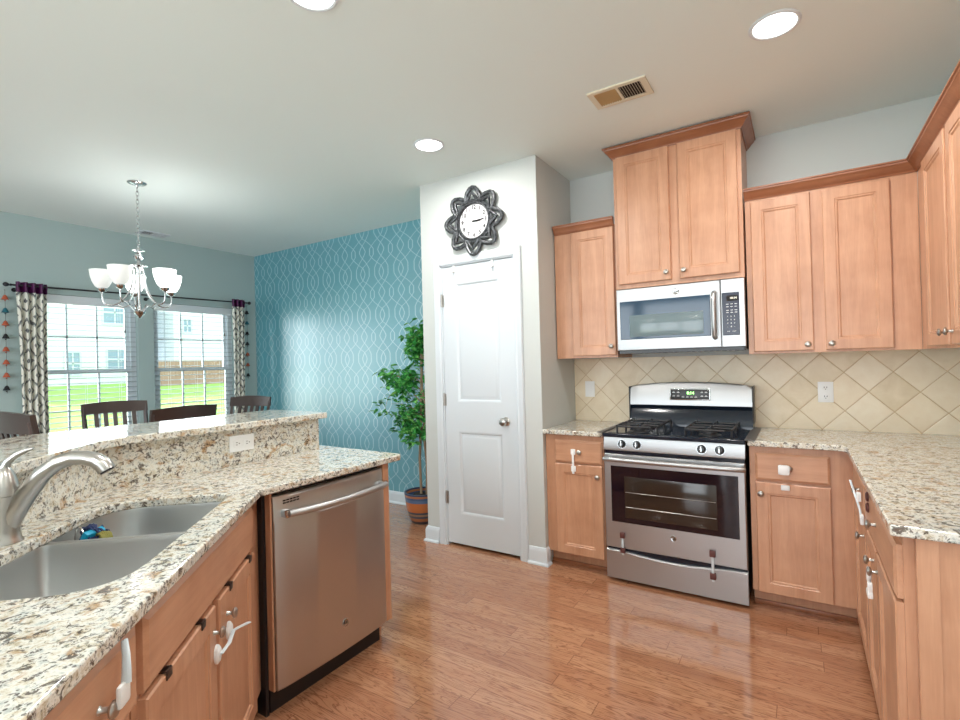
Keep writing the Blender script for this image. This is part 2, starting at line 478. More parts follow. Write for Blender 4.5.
# door slab with two raised panels
def door_mesh(x0, x1, z0, z1, y0, th, panels):
    mb = MB(); bm = bmesh.new()
    xs = sorted({x0, x1, panels[0][0], panels[0][1]}); zs = sorted({z0, z1, *[p[2] for p in panels], *[p[3] for p in panels]})
    for i in range(len(xs)-1):
        for j in range(len(zs)-1):
            hole = any(abs(xs[i]-p[0]) < 1e-6 and abs(zs[j]-p[2]) < 1e-6 for p in panels)
            if not hole: mb.box(xs[i], xs[i+1], y0, y0+th, zs[j], zs[j+1])
    for p in panels:
        rs = []
        for i, y in ((0, 0), (.008, .002), (.018, .011), (.024, .011), (.040, .004), (.046, .003)):
            rs.append([(p[0]+i, y0+y, p[2]+i), (p[1]-i, y0+y, p[2]+i), (p[1]-i, y0+y, p[3]-i), (p[0]+i, y0+y, p[3]-i)])
        mb.rings(rs, False, True)
        mb.box(p[0], p[1], y0+th-.004, y0+th, p[2], p[3])
    return mb
D0 = door_mesh(DX0, DX1, .022, DZ-.002, PY+.006, .035, [(-2.165, -1.787, 1.085, 1.975), (-2.165, -1.787, .245, .865)])
door = bpy.data.objects.new('door_1', None); C.objects.link(door); door['kind'] = 'structure'
link('door_slab', D0, TRIM, door, 30)
mb = MB(); mb.lathe([(.031, 0), (.031, .004), (.024, .009), (.012, .012), (.011, .030), (.018, .036), (.027, .044), (.029, .054), (.024, .064), (.012, .069), (0, .070)], 24, Matrix.Translation((-1.752, PY+.006, .955)) @ TY)
link('door_knob', mb, NICKEL, door)
for hz in (1.85, 1.10, .36):
    mb = MB(); mb.tube([(DX0-.003, PY-.004, hz-.045), (DX0-.003, PY-.004, hz+.045)], .007, 10); mb.ball((DX0-.003, PY-.004, hz+.048), .006); mb.box(DX0-.011, DX0+.012, PY+.002, PY+.006, hz-.045, hz+.045)
    link('door_hinge', mb, NICKEL, door)
for i, (hx, side) in enumerate(((-2.171, 'left'), (-1.833, 'right'))):
    mb = MB(); mb.box(hx-.009, hx+.009, PY-.0015, PY+.005, DZ-.05, DZ+.003); mb.box(hx-.009, hx+.009, PY-.016, PY-.0015, DZ-.052, DZ-.048); mb.box(hx-.009, hx+.009, PY-.018, PY-.015, DZ-.052, DZ-.035)
    tag(link('over_door_hook', mb, WHITE), 'small white hook over the top of the white pantry door, the %s one' % side, 'hook', 'hooks over the pantry door')

# windows
def window(n, y0, y1):
    root = bpy.data.objects.new('window_%d' % n, None); C.objects.link(root); root['kind'] = 'structure'; root.location = (XW, y0, WZ0)
    W_, H_ = y1-y0, WZ1-WZ0; mb = MB(); x0, x1 = -.125, -.075
    mb.box(x0, x1+.02, 0, .045, 0, H_); mb.box(x0, x1+.02, W_-.045, W_, 0, H_); mb.box(x0, x1+.02, .045, W_-.045, 0, .04); mb.box(x0, x1+.02, .045, W_-.045, H_-.04, H_)
    link('window_frame', mb, TRIM, root, None)
    mid = 1.385-WZ0
    for nm, xa, za, zb in (('upper_sash', -.12, mid-.01, H_-.04), ('lower_sash', -.088, .04, mid+.02)):
        mb = MB(); s_ = .035; a, b = .045, W_-.045
        mb.box(xa, xa+.028, a, a+s_, za, zb); mb.box(xa, xa+.028, b-s_, b, za, zb); mb.box(xa, xa+.028, a+s_, b-s_, za, za+s_); mb.box(xa, xa+.028, a+s_, b-s_, zb-s_, zb)
        for k in (1, 2):
            yy = a+s_+(b-a-2*s_)*k/3; mb.box(xa+.006, xa+.02, yy-.008, yy+.008, za+s_, zb-s_)
        zz = (za+zb)/2; mb.box(xa+.006, xa+.02, a+s_, b-s_, zz-.008, zz+.008)
        sh = link(nm, mb, TRIM, root, None)
        link('pane', MB().box(xa+.012, xa+.014, a+s_, b-s_, za+s_, zb-s_), GLASS, sh, None)
    link('window_sill', MB().cbox(-.06, .03, -.03, W_+.03, -.02, .0), TRIM, root)
window(1, *W1); window(2, *W2)
SLATM = new_mat('faux_wood_slat', srgb(158, 168, 172), .6)[0]  # white slats; the grey puts their backlit shade into the colour
def blind(y0, y1, label):
    t = thing('window_blind', label, 'blind', (XW, y0, WZ0), 0, 'white slatted blinds in the dining windows')
    W_, H_ = y1-y0, WZ1-WZ0; a, b = .012, W_-.012
    mb = MB(); mb.cbox(-.052, .004, a, b, H_-.085, H_-.004, .004); link('headrail', mb, TRIM, t)
    mb = MB(); n = 27; z0 = .075
    for i in range(n):
        z = z0 + (H_-.12-z0)*i/(n-1)
        T = Matrix.Translation((-.026, 0, z)) @ Matrix.Rotation(R(5), 4, 'Y')
        mb.box(-.024, .024, a+.004, b-.004, -.0018, .0018, T)
    link('slats', mb, SLATM, t, None)
    link('bottom_rail', MB().cbox(-.05, -.002, a+.004, b-.004, .022, .044), WHITE, t)
    mb = MB()
    for f in (.17, .5, .83):
        for dx in (-.05, -.002): mb.tube([(dx, a+f*(b-a), .03), (dx, a+f*(b-a), H_-.08)], .0011, 5)
    link('ladder_cord', mb, WHITE, t)
    mb = MB(); yy = b-.11; mb.tube([(.006, yy, H_-.07), (.007, yy, H_-.30)], .0015, 6); mb.lathe([(.004, 0), (.008, .005), (.006, .03), (.002, .036)], 10, Matrix.Translation((.007, yy, H_-.335)))
    link('pull_cord', mb, GREYR, t)
    mb = MB(); yy = a+.09; mb.tube([(.006, yy, H_-.07), (.007, yy, H_-.70)], .004, 6); link('tilt_wand', mb, CLEARP, t)
    return t
blind(*W1, 'white slatted blind filling the left dining window, beside the wider patterned curtain')
blind(*W2, 'white slatted blind filling the right dining window, nearest the teal wall')

# ---------------------------------------------------------------- outside
def lawn_mat():
    mt, t, b = new_mat('lawn_grass', (.2, .5, .08), .9)
    v, x, y, z = obj_xyz(t)
    t.links.new(ramp(t, noise(t, v, 1.5, 6, .7), [(.3, srgb(120, 176, 70)), (.7, srgb(176, 220, 110))]), b.inputs['Base Color']); return mt
mb = MB(); mb.add([(-5.9, -20, -.45), (-5.9, 40, -.45), (-30, 40, .80), (-30, -20, .80), (-5.9, -20, -.8), (-5.9, 40, -.8), (-30, 40, -.6), (-30, -20, -.6)], [(0, 1, 2, 3), (7, 6, 5, 4), (0, 4, 5, 1), (1, 5, 6, 2), (2, 6, 7, 3), (3, 7, 4, 0)])
link('trim_lawn', mb, lawn_mat(), smooth=None, kind='structure')
def siding():
    mt, t, b = new_mat('white_lap_siding', srgb(236, 240, 244), .7)
    v, x, y, z = obj_xyz(t); l = ((z/.16).frac()).lt(.10)
    t.links.new(mixc(t, l, srgb(236, 240, 244), srgb(196, 204, 212)), b.inputs['Base Color']); return mt
SIDING = siding(); ROOFM = new_mat('grey_shingles', srgb(120, 122, 128), .9)[0]; HGL = new_mat('blue_grey_window_glass', srgb(150, 172, 190), .25)[0]
def house(y0, y1, wins, label):
    t = thing('townhouse', label, 'house', (-30, y0, .75)); W_ = y1-y0
    link('siding_wall', MB().box(-8, 0, 0, W_, -.3, 8.2), SIDING, t, None)
    mb = MB(); mb.add([(.5, -.3, 8.2), (.5, W_+.3, 8.2), (-4, W_+.3, 11), (-4, -.3, 11), (-8.5, -.3, 8.2), (-8.5, W_+.3, 8.2)], [(0, 1, 2, 3), (3, 2, 5, 4), (0, 3, 4), (1, 5, 2), (0, 4, 5, 1)]); link('roof', mb, ROOFM, t, None)
    for (a, b, c, d) in wins:
        f = MB(); f.box(-.02, .06, a-.08, b+.08, c-.08, c); f.box(-.02, .06, a-.08, b+.08, d, d+.08); f.box(-.02, .06, a-.08, a, c, d); f.box(-.02, .06, b, b+.08, c, d)
        f.box(0, .05, a, b, (c+d)/2-.04, (c+d)/2+.04); f.box(0, .05, (a+b)/2-.03, (a+b)/2+.03, c, d)
        wf = link('window_frame', f, TRIM, t, None); link('pane', MB().box(-.02, .02, a, b, c, d), HGL, wf, None)
house(2.0, 13.4, [(7.6, 8.15, .6, 1.65), (9.35, 10.3, .85, 1.8), (9.2, 10.2, 3.2, 4.3), (1.4, 2.6, .6, 1.8), (4.0, 5.0, .6, 1.8), (5.8, 6.9, 3.4, 4.6), (3.0, 4.1, 3.4, 4.6)], 'white sided townhouse across the lawn, seen through the left window')
house(14.6, 28, [(.55, .95, 2.9, 3.6), (2.9, 3.6, 2.95, 4.2), (3.1, 3.8, 1.1, 1.6), (6.4, 7.4, .9, 2.0), (6.4, 7.4, 3.1, 4.3)], 'white sided townhouse across the lawn, seen through the right window')
mb = MB(); FENCE = new_mat('brown_fence_boards', srgb(176, 142, 124), .8)[0]
for i in range(80): mb.box(-.012, .012, i*.17, i*.17+.16, 0, 1.3)
mb.box(-.05, -.012, 0, 13.6, .3, .4); mb.box(-.05, -.012, 0, 13.6, 1.0, 1.1)
tag(link('board_fence', mb, FENCE, loc=(-27, 12.0, .62)), 'brown board fence at the far edge of the lawn, outside the right window', 'fence')

# ---------------------------------------------------------------- cabinets
def door_panel(x0, x1, z0, z1, rail=.055, th=.02):
    mb = MB(); mb.panel(x0, x1, z0, z1, [(0, -th+.004), (.004, -th), (rail, -th), (rail+.003, -th+.0035), (rail+.010, -th+.0035), (rail+.016, -th+.009)], 0)
    return mb
def drawer_panel(x0, x1, z0, z1, th=.02):
    mb = MB(); mb.panel(x0, x1, z0, z1, [(0, -th+.007), (.003, -th+.005), (.012, -th)], 0); return mb
def knob_mesh(x, z, y=-.02):
    mb = MB(); mb.lathe([(.008, 0), (.0055, .003), (.005, .014), (.008, .017), (.0145, .020), (.016, .024), (.013, .028), (.006, .0300), (0, .0303)], 18, Matrix.Translation((x, y, z)) @ TY); return mb
def crown_ring(prof, path):
    """sweep profile (out, z) along xy path, outward to the right-hand side of travel"""
    P = [Vector((*p, 0)) for p in path]; rs = []
    for i, p in enumerate(P):
        ds = []
        if i > 0: ds.append((P[i]-P[i-1]).normalized())
        if i < len(P)-1: ds.append((P[i+1]-P[i]).normalized())
        ns = [Vector((d.y, -d.x, 0)) for d in ds]; nn = sum(ns, Vector())/len(ns)
        if len(ns) == 2: nn = nn/nn.length_squared
        rs.append([p+nn*a+Vector((0, 0, b)) for a, b in prof])
    return MB().rings(rs)
def cabinet(label, loc, rz, w_, h, d, toe, doors, drawers, extra=None, z0=0, body_x=(0, None)):
    """local frame: x to the viewer's right, front face at y=0 facing -y"""
    t = thing('wall_cabinet' if z0 == 0 and toe == 0 else 'base_cabinet', label, 'cabinet', loc, rz)
    bx0, bx1 = body_x[0], (w_ if body_x[1] is None else body_x[1])
    mb = MB(); mb.box(bx0, bx1, 0, d, toe, h)
    if toe: mb.box(bx0, bx1, .075, d, 0, toe)
    link('carcass', mb, MAPLE, t, None)
    if toe:
        mb = MB(); mb.cbox(bx0, bx1, .06, .075, 0, .022, .004); link('shoe_molding', mb, MAPLED, t)
    for (x0, x1, a, b, kx, kz) in doors:
        dr = link('door', door_panel(x0, x1, a, b), MAPLE, t, 25)
        if kx is not None: link('knob', knob_mesh(kx, kz), NICKEL, dr)
    for (x0, x1, a, b, kx, kz) in drawers:
        dr = link('drawer', drawer_panel(x0, x1, a, b), MAPLEX, t, 25)
        if kx is not None: link('knob', knob_mesh(kx, kz), NICKEL, dr)
    return t
GAPT = .003
# -- back wall, base
FY = 3.10
cabinet('maple base cabinet between the pantry wall and the stove, one drawer over one door', (-1.467, FY, 0), 0, .402, .884, YN-FY-.002, .095,
        [(.072, .395, .10, .692, .368, .625)], [(.072, .395, .702, .848, .25, .775)])
cabinet('maple base cabinet right of the stove, one drawer over one door', (-.245, FY, 0), 0, .467, .884, YN-FY-.002, .095,
        [(.027, .362, .097, .690, .052, .632)], [(.027, .362, .702, .848, .185, .775)])
# -- right run (faces -x); local x runs toward the camera
RX = .222
u1 = cabinet('maple base cabinet at the inner corner of the right counter, drawer over one door', (RX, FY-.005, 0), R(-90), .60, .884, XR-RX-.002, .095,
        [(.12, .592, .10, .692, .56, .63)], [(.12, .592, .702, .848, .44, .79)])
u2 = cabinet('maple base cabinet at the near end of the right counter, drawer over two doors', (RX, FY-.005-.605, 0), R(-90), .745, .884, XR-RX-.002, .095,
        [(.010, .330, .10, .692, .27, .64), (.340, .738, .10, .692, .37, .635)], [(.010, .738, .702, .848, .36, .79)])
mb = MB(); mb.box(.245, .84, 1.722, 1.74, 0, .884); mb.box(.245, .29, 1.716, 1.722, 0, .884)
tag(link('end_panel', mb, MAPLE, smooth=None), 'tall plain maple end panel closing the near end of the right counter', 'cabinet panel')
# -- wall cabinets
UF = 3.32
def crownprof(h, o): return [(0, 0), (.006, 0), (.010, h*.14), (.016, h*.2), (o*.55, h*.50), (o*.85, h*.72), (o*.88, h*.84), (o, h*.88), (o, h), (0, h)]
t = cabinet('short maple wall cabinet with one door, left of the microwave by the pantry wall', (-1.462, UF, 1.387), 0, .438, .895, YN-UF-.002, 0,
            [(.128, .432, .016, .878, .405, .075)], [])
link('crown', crown_ring([(a, b+.88) for a, b in crownprof(.062, .04)], [(.002, 0), (.434, 0)]), MAPLED, t, 30)
TF = 3.275
t = cabinet('tall two-door maple wall cabinet reaching the ceiling above the microwave', (-1.008, TF, 1.832), 0, .752, .87, YN-TF-.002, 0,
            [(.022, .350, .028, .862, .325, .075), (.402, .730, .028, .862, .428, .075)], [])
cr = crown_ring([(a, b+.862) for a, b in crownprof(.066, .055)], [(0, YN-TF-.004), (0, 0), (.752, 0), (.752, YN-TF-.004)])
link('crown', cr, MAPLED, t, 30)
cabinet('two-door maple wall cabinet between the microwave and the room corner', (-.248, UF, 1.383), 0, .772, .898, YN-UF-.002, 0,
        [(.028, .318, .012, .882, .290, .045), (.372, .660, .012, .882, .398, .045)], [])
RU = .525
cabinet('maple wall cabinet on the right wall next to the corner, two narrow doors', (RU, UF-.004, 1.383), R(-90), .95, .898, XR-RU-.002, 0,
        [(.20, .620, .012, .882, .59, .065), (.66, .93, .012, .882, .69, .065)], [])
cabinet('maple wall cabinet on the right wall at the edge of the photo', (RU, UF-.96, 1.383), R(-90), .62, .898, XR-RU-.002, 0,
        [(.02, .30, .012, .882, .27, .065), (.32, .60, .012, .882, .35, .065)], [])
cr = crown_ring([(a, b+2.279) for a, b in crownprof(.062, .05)], [(-.25, UF), (RU, UF), (RU, UF-1.58)])
tag(link('crown_molding', cr, MAPLED, smooth=30), 'brown crown molding running over the right-hand wall cabinets and turning the corner', 'molding')

# -- granite on the perimeter
def slab(name, poly, z0, z1, label, cat, holes=(), bev=.005):
    mb = MB(); mb.prism(poly, z0, z1, holes)
    return tag(link(name, mb, GRANITE, smooth=30, bevel=bev), label, cat)
CT0, CT1 = .885, .915
slab('countertop', [(-1.468, 3.055), (-1.058, 3.055), (-1.058, YN-.002), (-1.468, YN-.002)], CT0, CT1, 'short speckled granite countertop between the pantry wall and the stove', 'countertop')
def arc(cx, cy, r, a0, a1, n=6): return [(cx+r*math.cos(R(a0+(a1-a0)*i/n)), cy+r*math.sin(R(a0+(a1-a0)*i/n))) for i in range(n+1)]
slab('countertop', [(-.25, 3.055)] + [(.135, 3.055), (.165, 3.045), (.182, 3.02)] + [(.190, 1.692), (XR-.002, 1.692), (XR-.002, YN-.002), (-.25, YN-.002)], CT0, CT1,
     'L-shaped speckled granite countertop right of the stove', 'countertop')
mb = MB(); mb.box(PX1+.001, XR, YN-.009, YN-.001, CT1, 1.383)
struct('wall_north_tile', mb, TILE, smooth=None)
mb = MB(); mb.box(XR-.009, XR-.001, 1.7, YN-.01, CT1, 1.383)
TILER = TILE.copy(); TILER.name = 'tumbled_travertine_tile_right'
for n_ in TILER.node_tree.nodes:
    if n_.type == 'SEPXYZ':
        for l in list(n_.outputs[0].links): TILER.node_tree.links.new(n_.outputs[1], l.to_socket)
struct('wall_right_tile', mb, TILER, smooth=None)

# outlets
def plate(label, loc, rz, w_, h, kind):
    t = thing('outlet_cover' if kind != 'switch' else 'switch_plate', label, 'outlet' if kind != 'switch' else 'switch', loc, rz)
    mb = MB(); mb.cbox(-w_/2, w_/2, -.006, 0, -h/2, h/2, .002); link('cover_plate', mb, WHITE, t)
    if kind == 'duplex':
        for s_ in (1, -1):
            mb = MB(); mb.lathe([(.017, 0), (.017, .0025), (.015, .003)], 20, Matrix.Translation((0, -.006, s_*.027)) @ TY); r_ = link('receptacle', mb, WHITE, t)
            mb = MB(); mb.box(-.008, -.005, -.0095, -.0088, s_*.027-.003, s_*.027+.006); mb.box(.005, .008, -.0095, -.0088, s_*.027-.003, s_*.027+.006); mb.lathe([(.0025, 0), (.0025, .0006)], 8, Matrix.Translation((0, -.009, s_*.027-.009)) @ TY); link('slot', mb, SLOT, r_)
    elif kind == 'switch':
        mb = MB(); mb.cbox(-.016, .016, -.010, -.006, -.033, .033, .0015); link('rocker', mb, WHITE, t)
    elif kind == 'wide':
        for s_ in (1, -1):
            mb = MB(); mb.cbox(s_*.026-.018, s_*.026+.018, -.009, -.006, -.018, .018, .002); r_ = link('receptacle', mb, WHITE, t)
            mb = MB(); mb.box(s_*.026-.007, s_*.026+.001, -.0098, -.009, .004, .007); mb.box(s_*.026-.007, s_*.026+.001, -.0098, -.009, -.007, -.004); mb.lathe([(.0028, 0), (.0028, .0006)], 8, Matrix.Translation((s_*.026+.009, -.009, 0)) @ TY); link('slot', mb, GREYR, r_)
plate('white wall switch plate on the tiled wall between the pantry and the stove', (-1.347, YN-.009, 1.153), 0, .074, .118, 'switch')
plate('white double wall outlet on the tiled wall right of the stove', (.127, YN-.009, 1.143), 0, .078, .124, 'duplex')

# ---------------------------------------------------------------- child locks
def strap_lock(label, loc, rz, z1, z2, group, tilt=0, pad=.018, m1=None, m2=None, dep=.010):
    """two adhesive pads joined by a strap, in the xz plane facing -y; loc is the middle of the upper pad"""
    t = thing('child_safety_latch', label, 'safety latch', loc, rz, group)
    L_ = z1-z2; T = Matrix.Rotation(tilt, 4, 'Y')
    for zz in (0, -L_):
        mb = MB(); mb.cbox(-pad, pad, -dep, 0, zz-pad*1.15, zz+pad*1.15, .004, T); link('pad', mb, m1 or WHITE, t)
    mb = MB(); mb.cbox(-pad*.45, pad*.45, -.014, -.008, -L_-pad*2.0, .0, .002, T); link('strap', mb, m2 or WHITE, t)
    return t
strap_lock('white child latch strapping the drawer to the door of the cabinet left of the stove', (-1.262, FY-.0205, .775), 0, .775, .665, 'white child latches', 0, .016)
mb = MB(); mb.cbox(-.030, .022, -.045, -.030, -.026, .026, .010); t = thing('child_safety_latch', 'white plastic child lock cap on the drawer knob right of the stove', 'safety latch', (-.080, FY-.0205, .772), 0, 'white child latches'); link('cap', mb, WHITE, t)
mb = MB(); mb.cbox(-.020, .020, -.008, 0, -.014, .014, .004); tag(link('child_safety_latch', mb, WHITE, loc=(-.08, FY-.0205, .672)), 'small white square latch pad on the top of the door right of the stove', 'safety latch', 'white child latches')

# ---------------------------------------------------------------- stove
def stove():
    x0, x1, yf = -1.046, -.262, 3.045
    W_ = x1-x0
    t = thing('gas_range', 'stainless gas stove with black cooktop and glass oven door, between two cabinets', 'stove', (x0, yf, 0))
    yb = YN-.02-yf
    mb = MB(); mb.box(.006, W_-.006, .045, yb, .035, .895); link('side_body', mb, BLACK, t, None)
    for lx in (.05, W_-.05):
        for ly in (.09, yb-.05): 
            mb = MB(); mb.lathe([(.018, 0), (.018, .01), (.011, .012), (.011, .036)], 12, Matrix.Translation((lx, ly, 0))); link('foot', mb, BLACK, t)
    # control fascia, slightly raked
    mb = MB(); mb.rings([[(0, 0, .812), (0, -.002, .822), (0, .014, .892), (0, .05, .892), (0, .05, .812)], [(W_, 0, .812), (W_, -.002, .822), (W_, .014, .892), (W_, .05, .892), (W_, .05, .812)]])
    link('control_fascia', mb, STEEL, t, 30)
    for kx in (.115, .205, .567, .660):
        T = Matrix.Translation((kx, .004, .852)) @ Matrix.Rotation(R(-10), 4, 'X') @ TY
        mb = MB(); mb.lathe([(.025, 0), (.025, .004), (.020, .007), (.019, .024), (.016, .028), (0, .028)], 24, T)
        k = link('knob', mb, BLACK, t)
        mb = MB(); mb.cbox(-.0045, .0045, -.018, .018, .026, .033, .002, T); mb.lathe([(.0262, 0), (.0262, .003), (.0255, .003)], 24, T); link('knob_grip', mb, CHROME, k)
    # dark vent gap under the fascia
    mb = MB(); mb.box(.004, W_-.004, .012, .05, .790, .812)
    for i in range(8): mb.box(.20+i*.05, .24+i*.05, .010, .013, .797, .803)
    link('vent_gap', mb, BLACKG, t, None)
    # oven door
    dz0, dz1 = .212, .788
    mb = MB(); mb.panel(.002, W_-.002, dz0, dz1, [(0, .004), (.004, 0), (.05, 0)], .045)
    d = link('oven_door', mb, STEEL, t, 30)
    mb = MB(); mb.panel(.042, W_-.036, .372, .716, [(0, -.001), (.002, -.0025)], .004); g = link('oven_glass', mb, DGLASS, d, 30)
    mb = MB(); mb.panel(.125, W_-.145, .405, .655, [(0, -.0026), (.0015, -.0034)], -.002); link('inner_window', mb, new_mat('smoked_inner_glass', (.030, .020, .014), .12)[0], g, 30)
    mb = MB()
    for zz in (.47, .56): mb.tube([(.13, -.0036, zz), (W_-.15, -.0036, zz)], .0012, 5)
    link('rack_line', mb, NICKEL, g)
    # handle
    hy = -.040
    mb = MB(); mb.tube([(.018, hy+.008, .762), (.024, hy, .762), (.10, hy-.004, .762), (W_/2, hy-.008, .762), (W_-.10, hy-.004, .762), (W_-.012, hy, .762), (W_-.006, hy+.008, .762)], .0165, 14, flat=.9)
    h_ = link('handle', mb, STEEL, d)
    for hx in (.04, W_-.03):
        mb = MB(); mb.cbox(hx-.014, hx+.014, hy, .002, .750, .774, .004); link('handle_mount', mb, STEEL, h_)
    badge(d, W_/2+.010, -.0005, .322, .017)
    # drawer
    mb = MB(); n = 18; rs = []
    fr = [];
    top = [(W_*i/n, .196 - .022*max(0, math.sin(PI*(i/n*1.25-.125)))**1.2 if .1 < i/n < .9 else .196) for i in range(n+1)]
    rs = []
    for (xx, zz) in top:
        xx = min(max(xx, .002), W_-.002); rs.append([(xx, 0, .022), (xx, 0, zz-.006), (xx, .008, zz), (xx, .045, zz), (xx, .045, .022)])
    mb.rings(rs); link('storage_drawer', mb, STEEL, t, 30)
    mb = MB(); mb.box(.004, W_-.004, .02, .05, .16, .212); link('drawer_gap', mb, BLACKG, t, None)
    # cooktop
    mb = MB(); mb.panel(0, 1, 0, 1, [], 0) if False else None
    mb.prism([(-.004, -.006), (W_+.004, -.006), (W_+.004, yb), (-.004, yb)], .892, .916)
    ck = link('cooktop', mb, BLACKG, t, 30, bevel=.006)
    mb = MB(); mb.rings([[(.02, .012, .916), (W_-.02, .012, .916), (W_-.02, yb-.09, .916), (.02, yb-.09, .916)], [(.03, .022, .9185), (W_-.03, .022, .9185), (W_-.03, yb-.10, .9185), (.03, yb-.10, .9185)]])
    link('burner_well', mb, BLACKG, ck, None)
    for bx in (.19, W_-.19):
        for by, rr in ((.13, .045), (.38, .038)):
            mb = MB(); mb.lathe([(rr+.018, .917), (rr+.016, .921), (rr*.8, .923), (rr*.8, .932), (rr*.9, .934), (rr*.88, .940), (.01, .942)], 24, Matrix.Translation((bx, by, 0))); link('burner', mb, IRON, t)
    for gx in (.19, W_-.19):
        mb = MB(); hw, ya, yb2, zt = .122, .035, .475, .956
        def bar(a, b, r=.0065): mb.tube([a, b], r, 8)
        rnd = [(gx-hw, ya+.03, zt), (gx-hw+.03, ya, zt), (gx+hw-.03, ya, zt), (gx+hw, ya+.03, zt), (gx+hw, yb2-.03, zt), (gx+hw-.03, yb2, zt), (gx-hw+.03, yb2, zt), (gx-hw, yb2-.03, zt)]
        mb.loop(rnd, .0065, 8)
        ym = (ya+yb2)/2; bar((gx-hw, ym, zt), (gx+hw, ym, zt))
        for by in (.13, .38):
            for a in range(4):
                ca, sa = math.cos(a*PI/2), math.sin(a*PI/2)
                ex = gx+ca*hw if abs(ca) > .5 else gx; ey = by if abs(ca) > .5 else (by+sa*(.10 if True else 0))
                mb.tube([(ex, ey, zt), (gx+ca*.022, by+sa*.022, zt+.004)], .006, 8)
        for px, py in ((gx-hw, ya+.03), (gx+hw, ya+.03), (gx-hw, yb2-.03), (gx+hw, yb2-.03), (gx-hw, ym), (gx+hw, ym)): bar((px, py, zt), (px, py, .917))
        link('burner_grate', mb, IRON, t)
    # backguard
    by = 3.50-yf
    n = 24; rs = []
    for i in range(n+1):
        f = i/n; xx = .046+(W_-.036)*f; arch = .026*(1-(2*f-1)**2) - .012*max(0, (abs(2*f-1)-.93)/.07)**2
        rs.append([(xx, by+.012, 1.052), (xx, by-.006, 1.058), (xx, by+.004, 1.176+arch), (xx, by+.012, 1.186+arch), (xx, yb, 1.180+arch), (xx, yb, 1.052)])
    mb = MB(); mb.rings(rs); bgd = link('backguard', mb, STEEL, t, 40)
    mb = MB(); rs = []
    for xx in (.042, .050, W_-.002, W_+.012): rs.append([(xx, by-.012, .915), (xx, by-.004, .975), (xx, by+.020, 1.03), (xx, by+.004, 1.054), (xx, yb, 1.054), (xx, yb, .915)])
    mb.rings(rs); link('lower_backguard', mb, BLACKG, t, 30)
    mb = MB()
    for sx in (.036, W_+.008): mb.cbox(sx, sx+.008, by-.004, yb, .95, 1.182, .003)
    link('side_trim', mb, BLACK, bgd)
    T = Matrix.Translation((.434, by-.0055, 1.131)) @ Matrix.Rotation(R(-5), 4, 'X')
    mb = MB(); mb.cbox(-.125, .125, -.003, .006, -.039, .039, .004, T); link('display_bezel', mb, CHROME, bgd)
    mb = MB(); mb.cbox(-.119, .119, -.005, .004, -.033, .033, .003, T); dp = link('display_panel', mb, BLACK, bgd)
    mb = MB(); put_text(mb, '8:14', .026, .006, -.0055, .008, T); link('clock_digits', mb, GREEND, dp)
    mb = MB()
    for xx, zz in ((-.098, .012), (-.07, .012), (-.098, -.012), (-.07, -.012), (-.04, -.018), (-.013, -.018), (.012, -.018), (.038, -.018), (.075, .012), (.10, .012), (.075, -.012), (.10, -.012)):
        mb.box(xx-.008, xx+.008, -.0056, -.0050, zz-.002, zz+.0015, T); mb.box(xx-.005, xx+.005, -.0056, -.0050, zz+.0045, zz+.006, T)
    link('panel_lettering', mb, WHITE, dp, None)
    return t
def badge(parent, x, y, z, r):
    """round maker's badge with a script monogram"""
    T = Matrix.Translation((x, y, z))
    mb = MB(); mb.lathe([(r, 0), (r, .0015), (r*.9, .0025), (r*.8, .0018), (0, .0018)], 28, T @ TY); b = link('round_badge', mb, CHROME, parent)
    mb = MB(); mb.loop([(r*.66*math.cos(a), -.0022, r*.66*math.sin(a)) for a in [2*PI*k/20 for k in range(20)]], r*.045, 5, T); put_text(mb, 'GE', r*.85, 0, -.0022, 0, T, .0003)
    link('monogram', mb, SLOT, b)
stove()
# oven door latches: brown pads, milky straps
strap_lock('brown and clear child latch on the left side of the oven drawer', (-.939, 3.0445, .296), 0, .296, .205, 'oven drawer latches', 0, .0145, BROWNP, CLEARP, .019)
strap_lock('brown and clear child latch on the right side of the oven drawer', (-.436, 3.0445, .275), 0, .275, .150, 'oven drawer latches', 0, .0155, BROWNP, CLEARP, .019)
# gap covers beside the cooktop
for xa, xb, lb in ((-1.085, -1.048, 'left'), (-.262, -.212, 'right')):
    mb = MB(); mb.rings([[(xa, 3.04, .9165), (xb, 3.04, .9165), (xb, 3.04, .920), ((xa+xb)/2, 3.04, .923), (xa, 3.04, .920)], [(xa, 3.57, .9165), (xb, 3.57, .9165), (xb, 3.57, .920), ((xa+xb)/2, 3.57, .923), (xa, 3.57, .920)]])
    tag(link('gap_cover', mb, GREYR, smooth=30), 'dark grey silicone strip covering the gap on the %s of the stove' % lb, 'gap cover', 'stove gap covers')

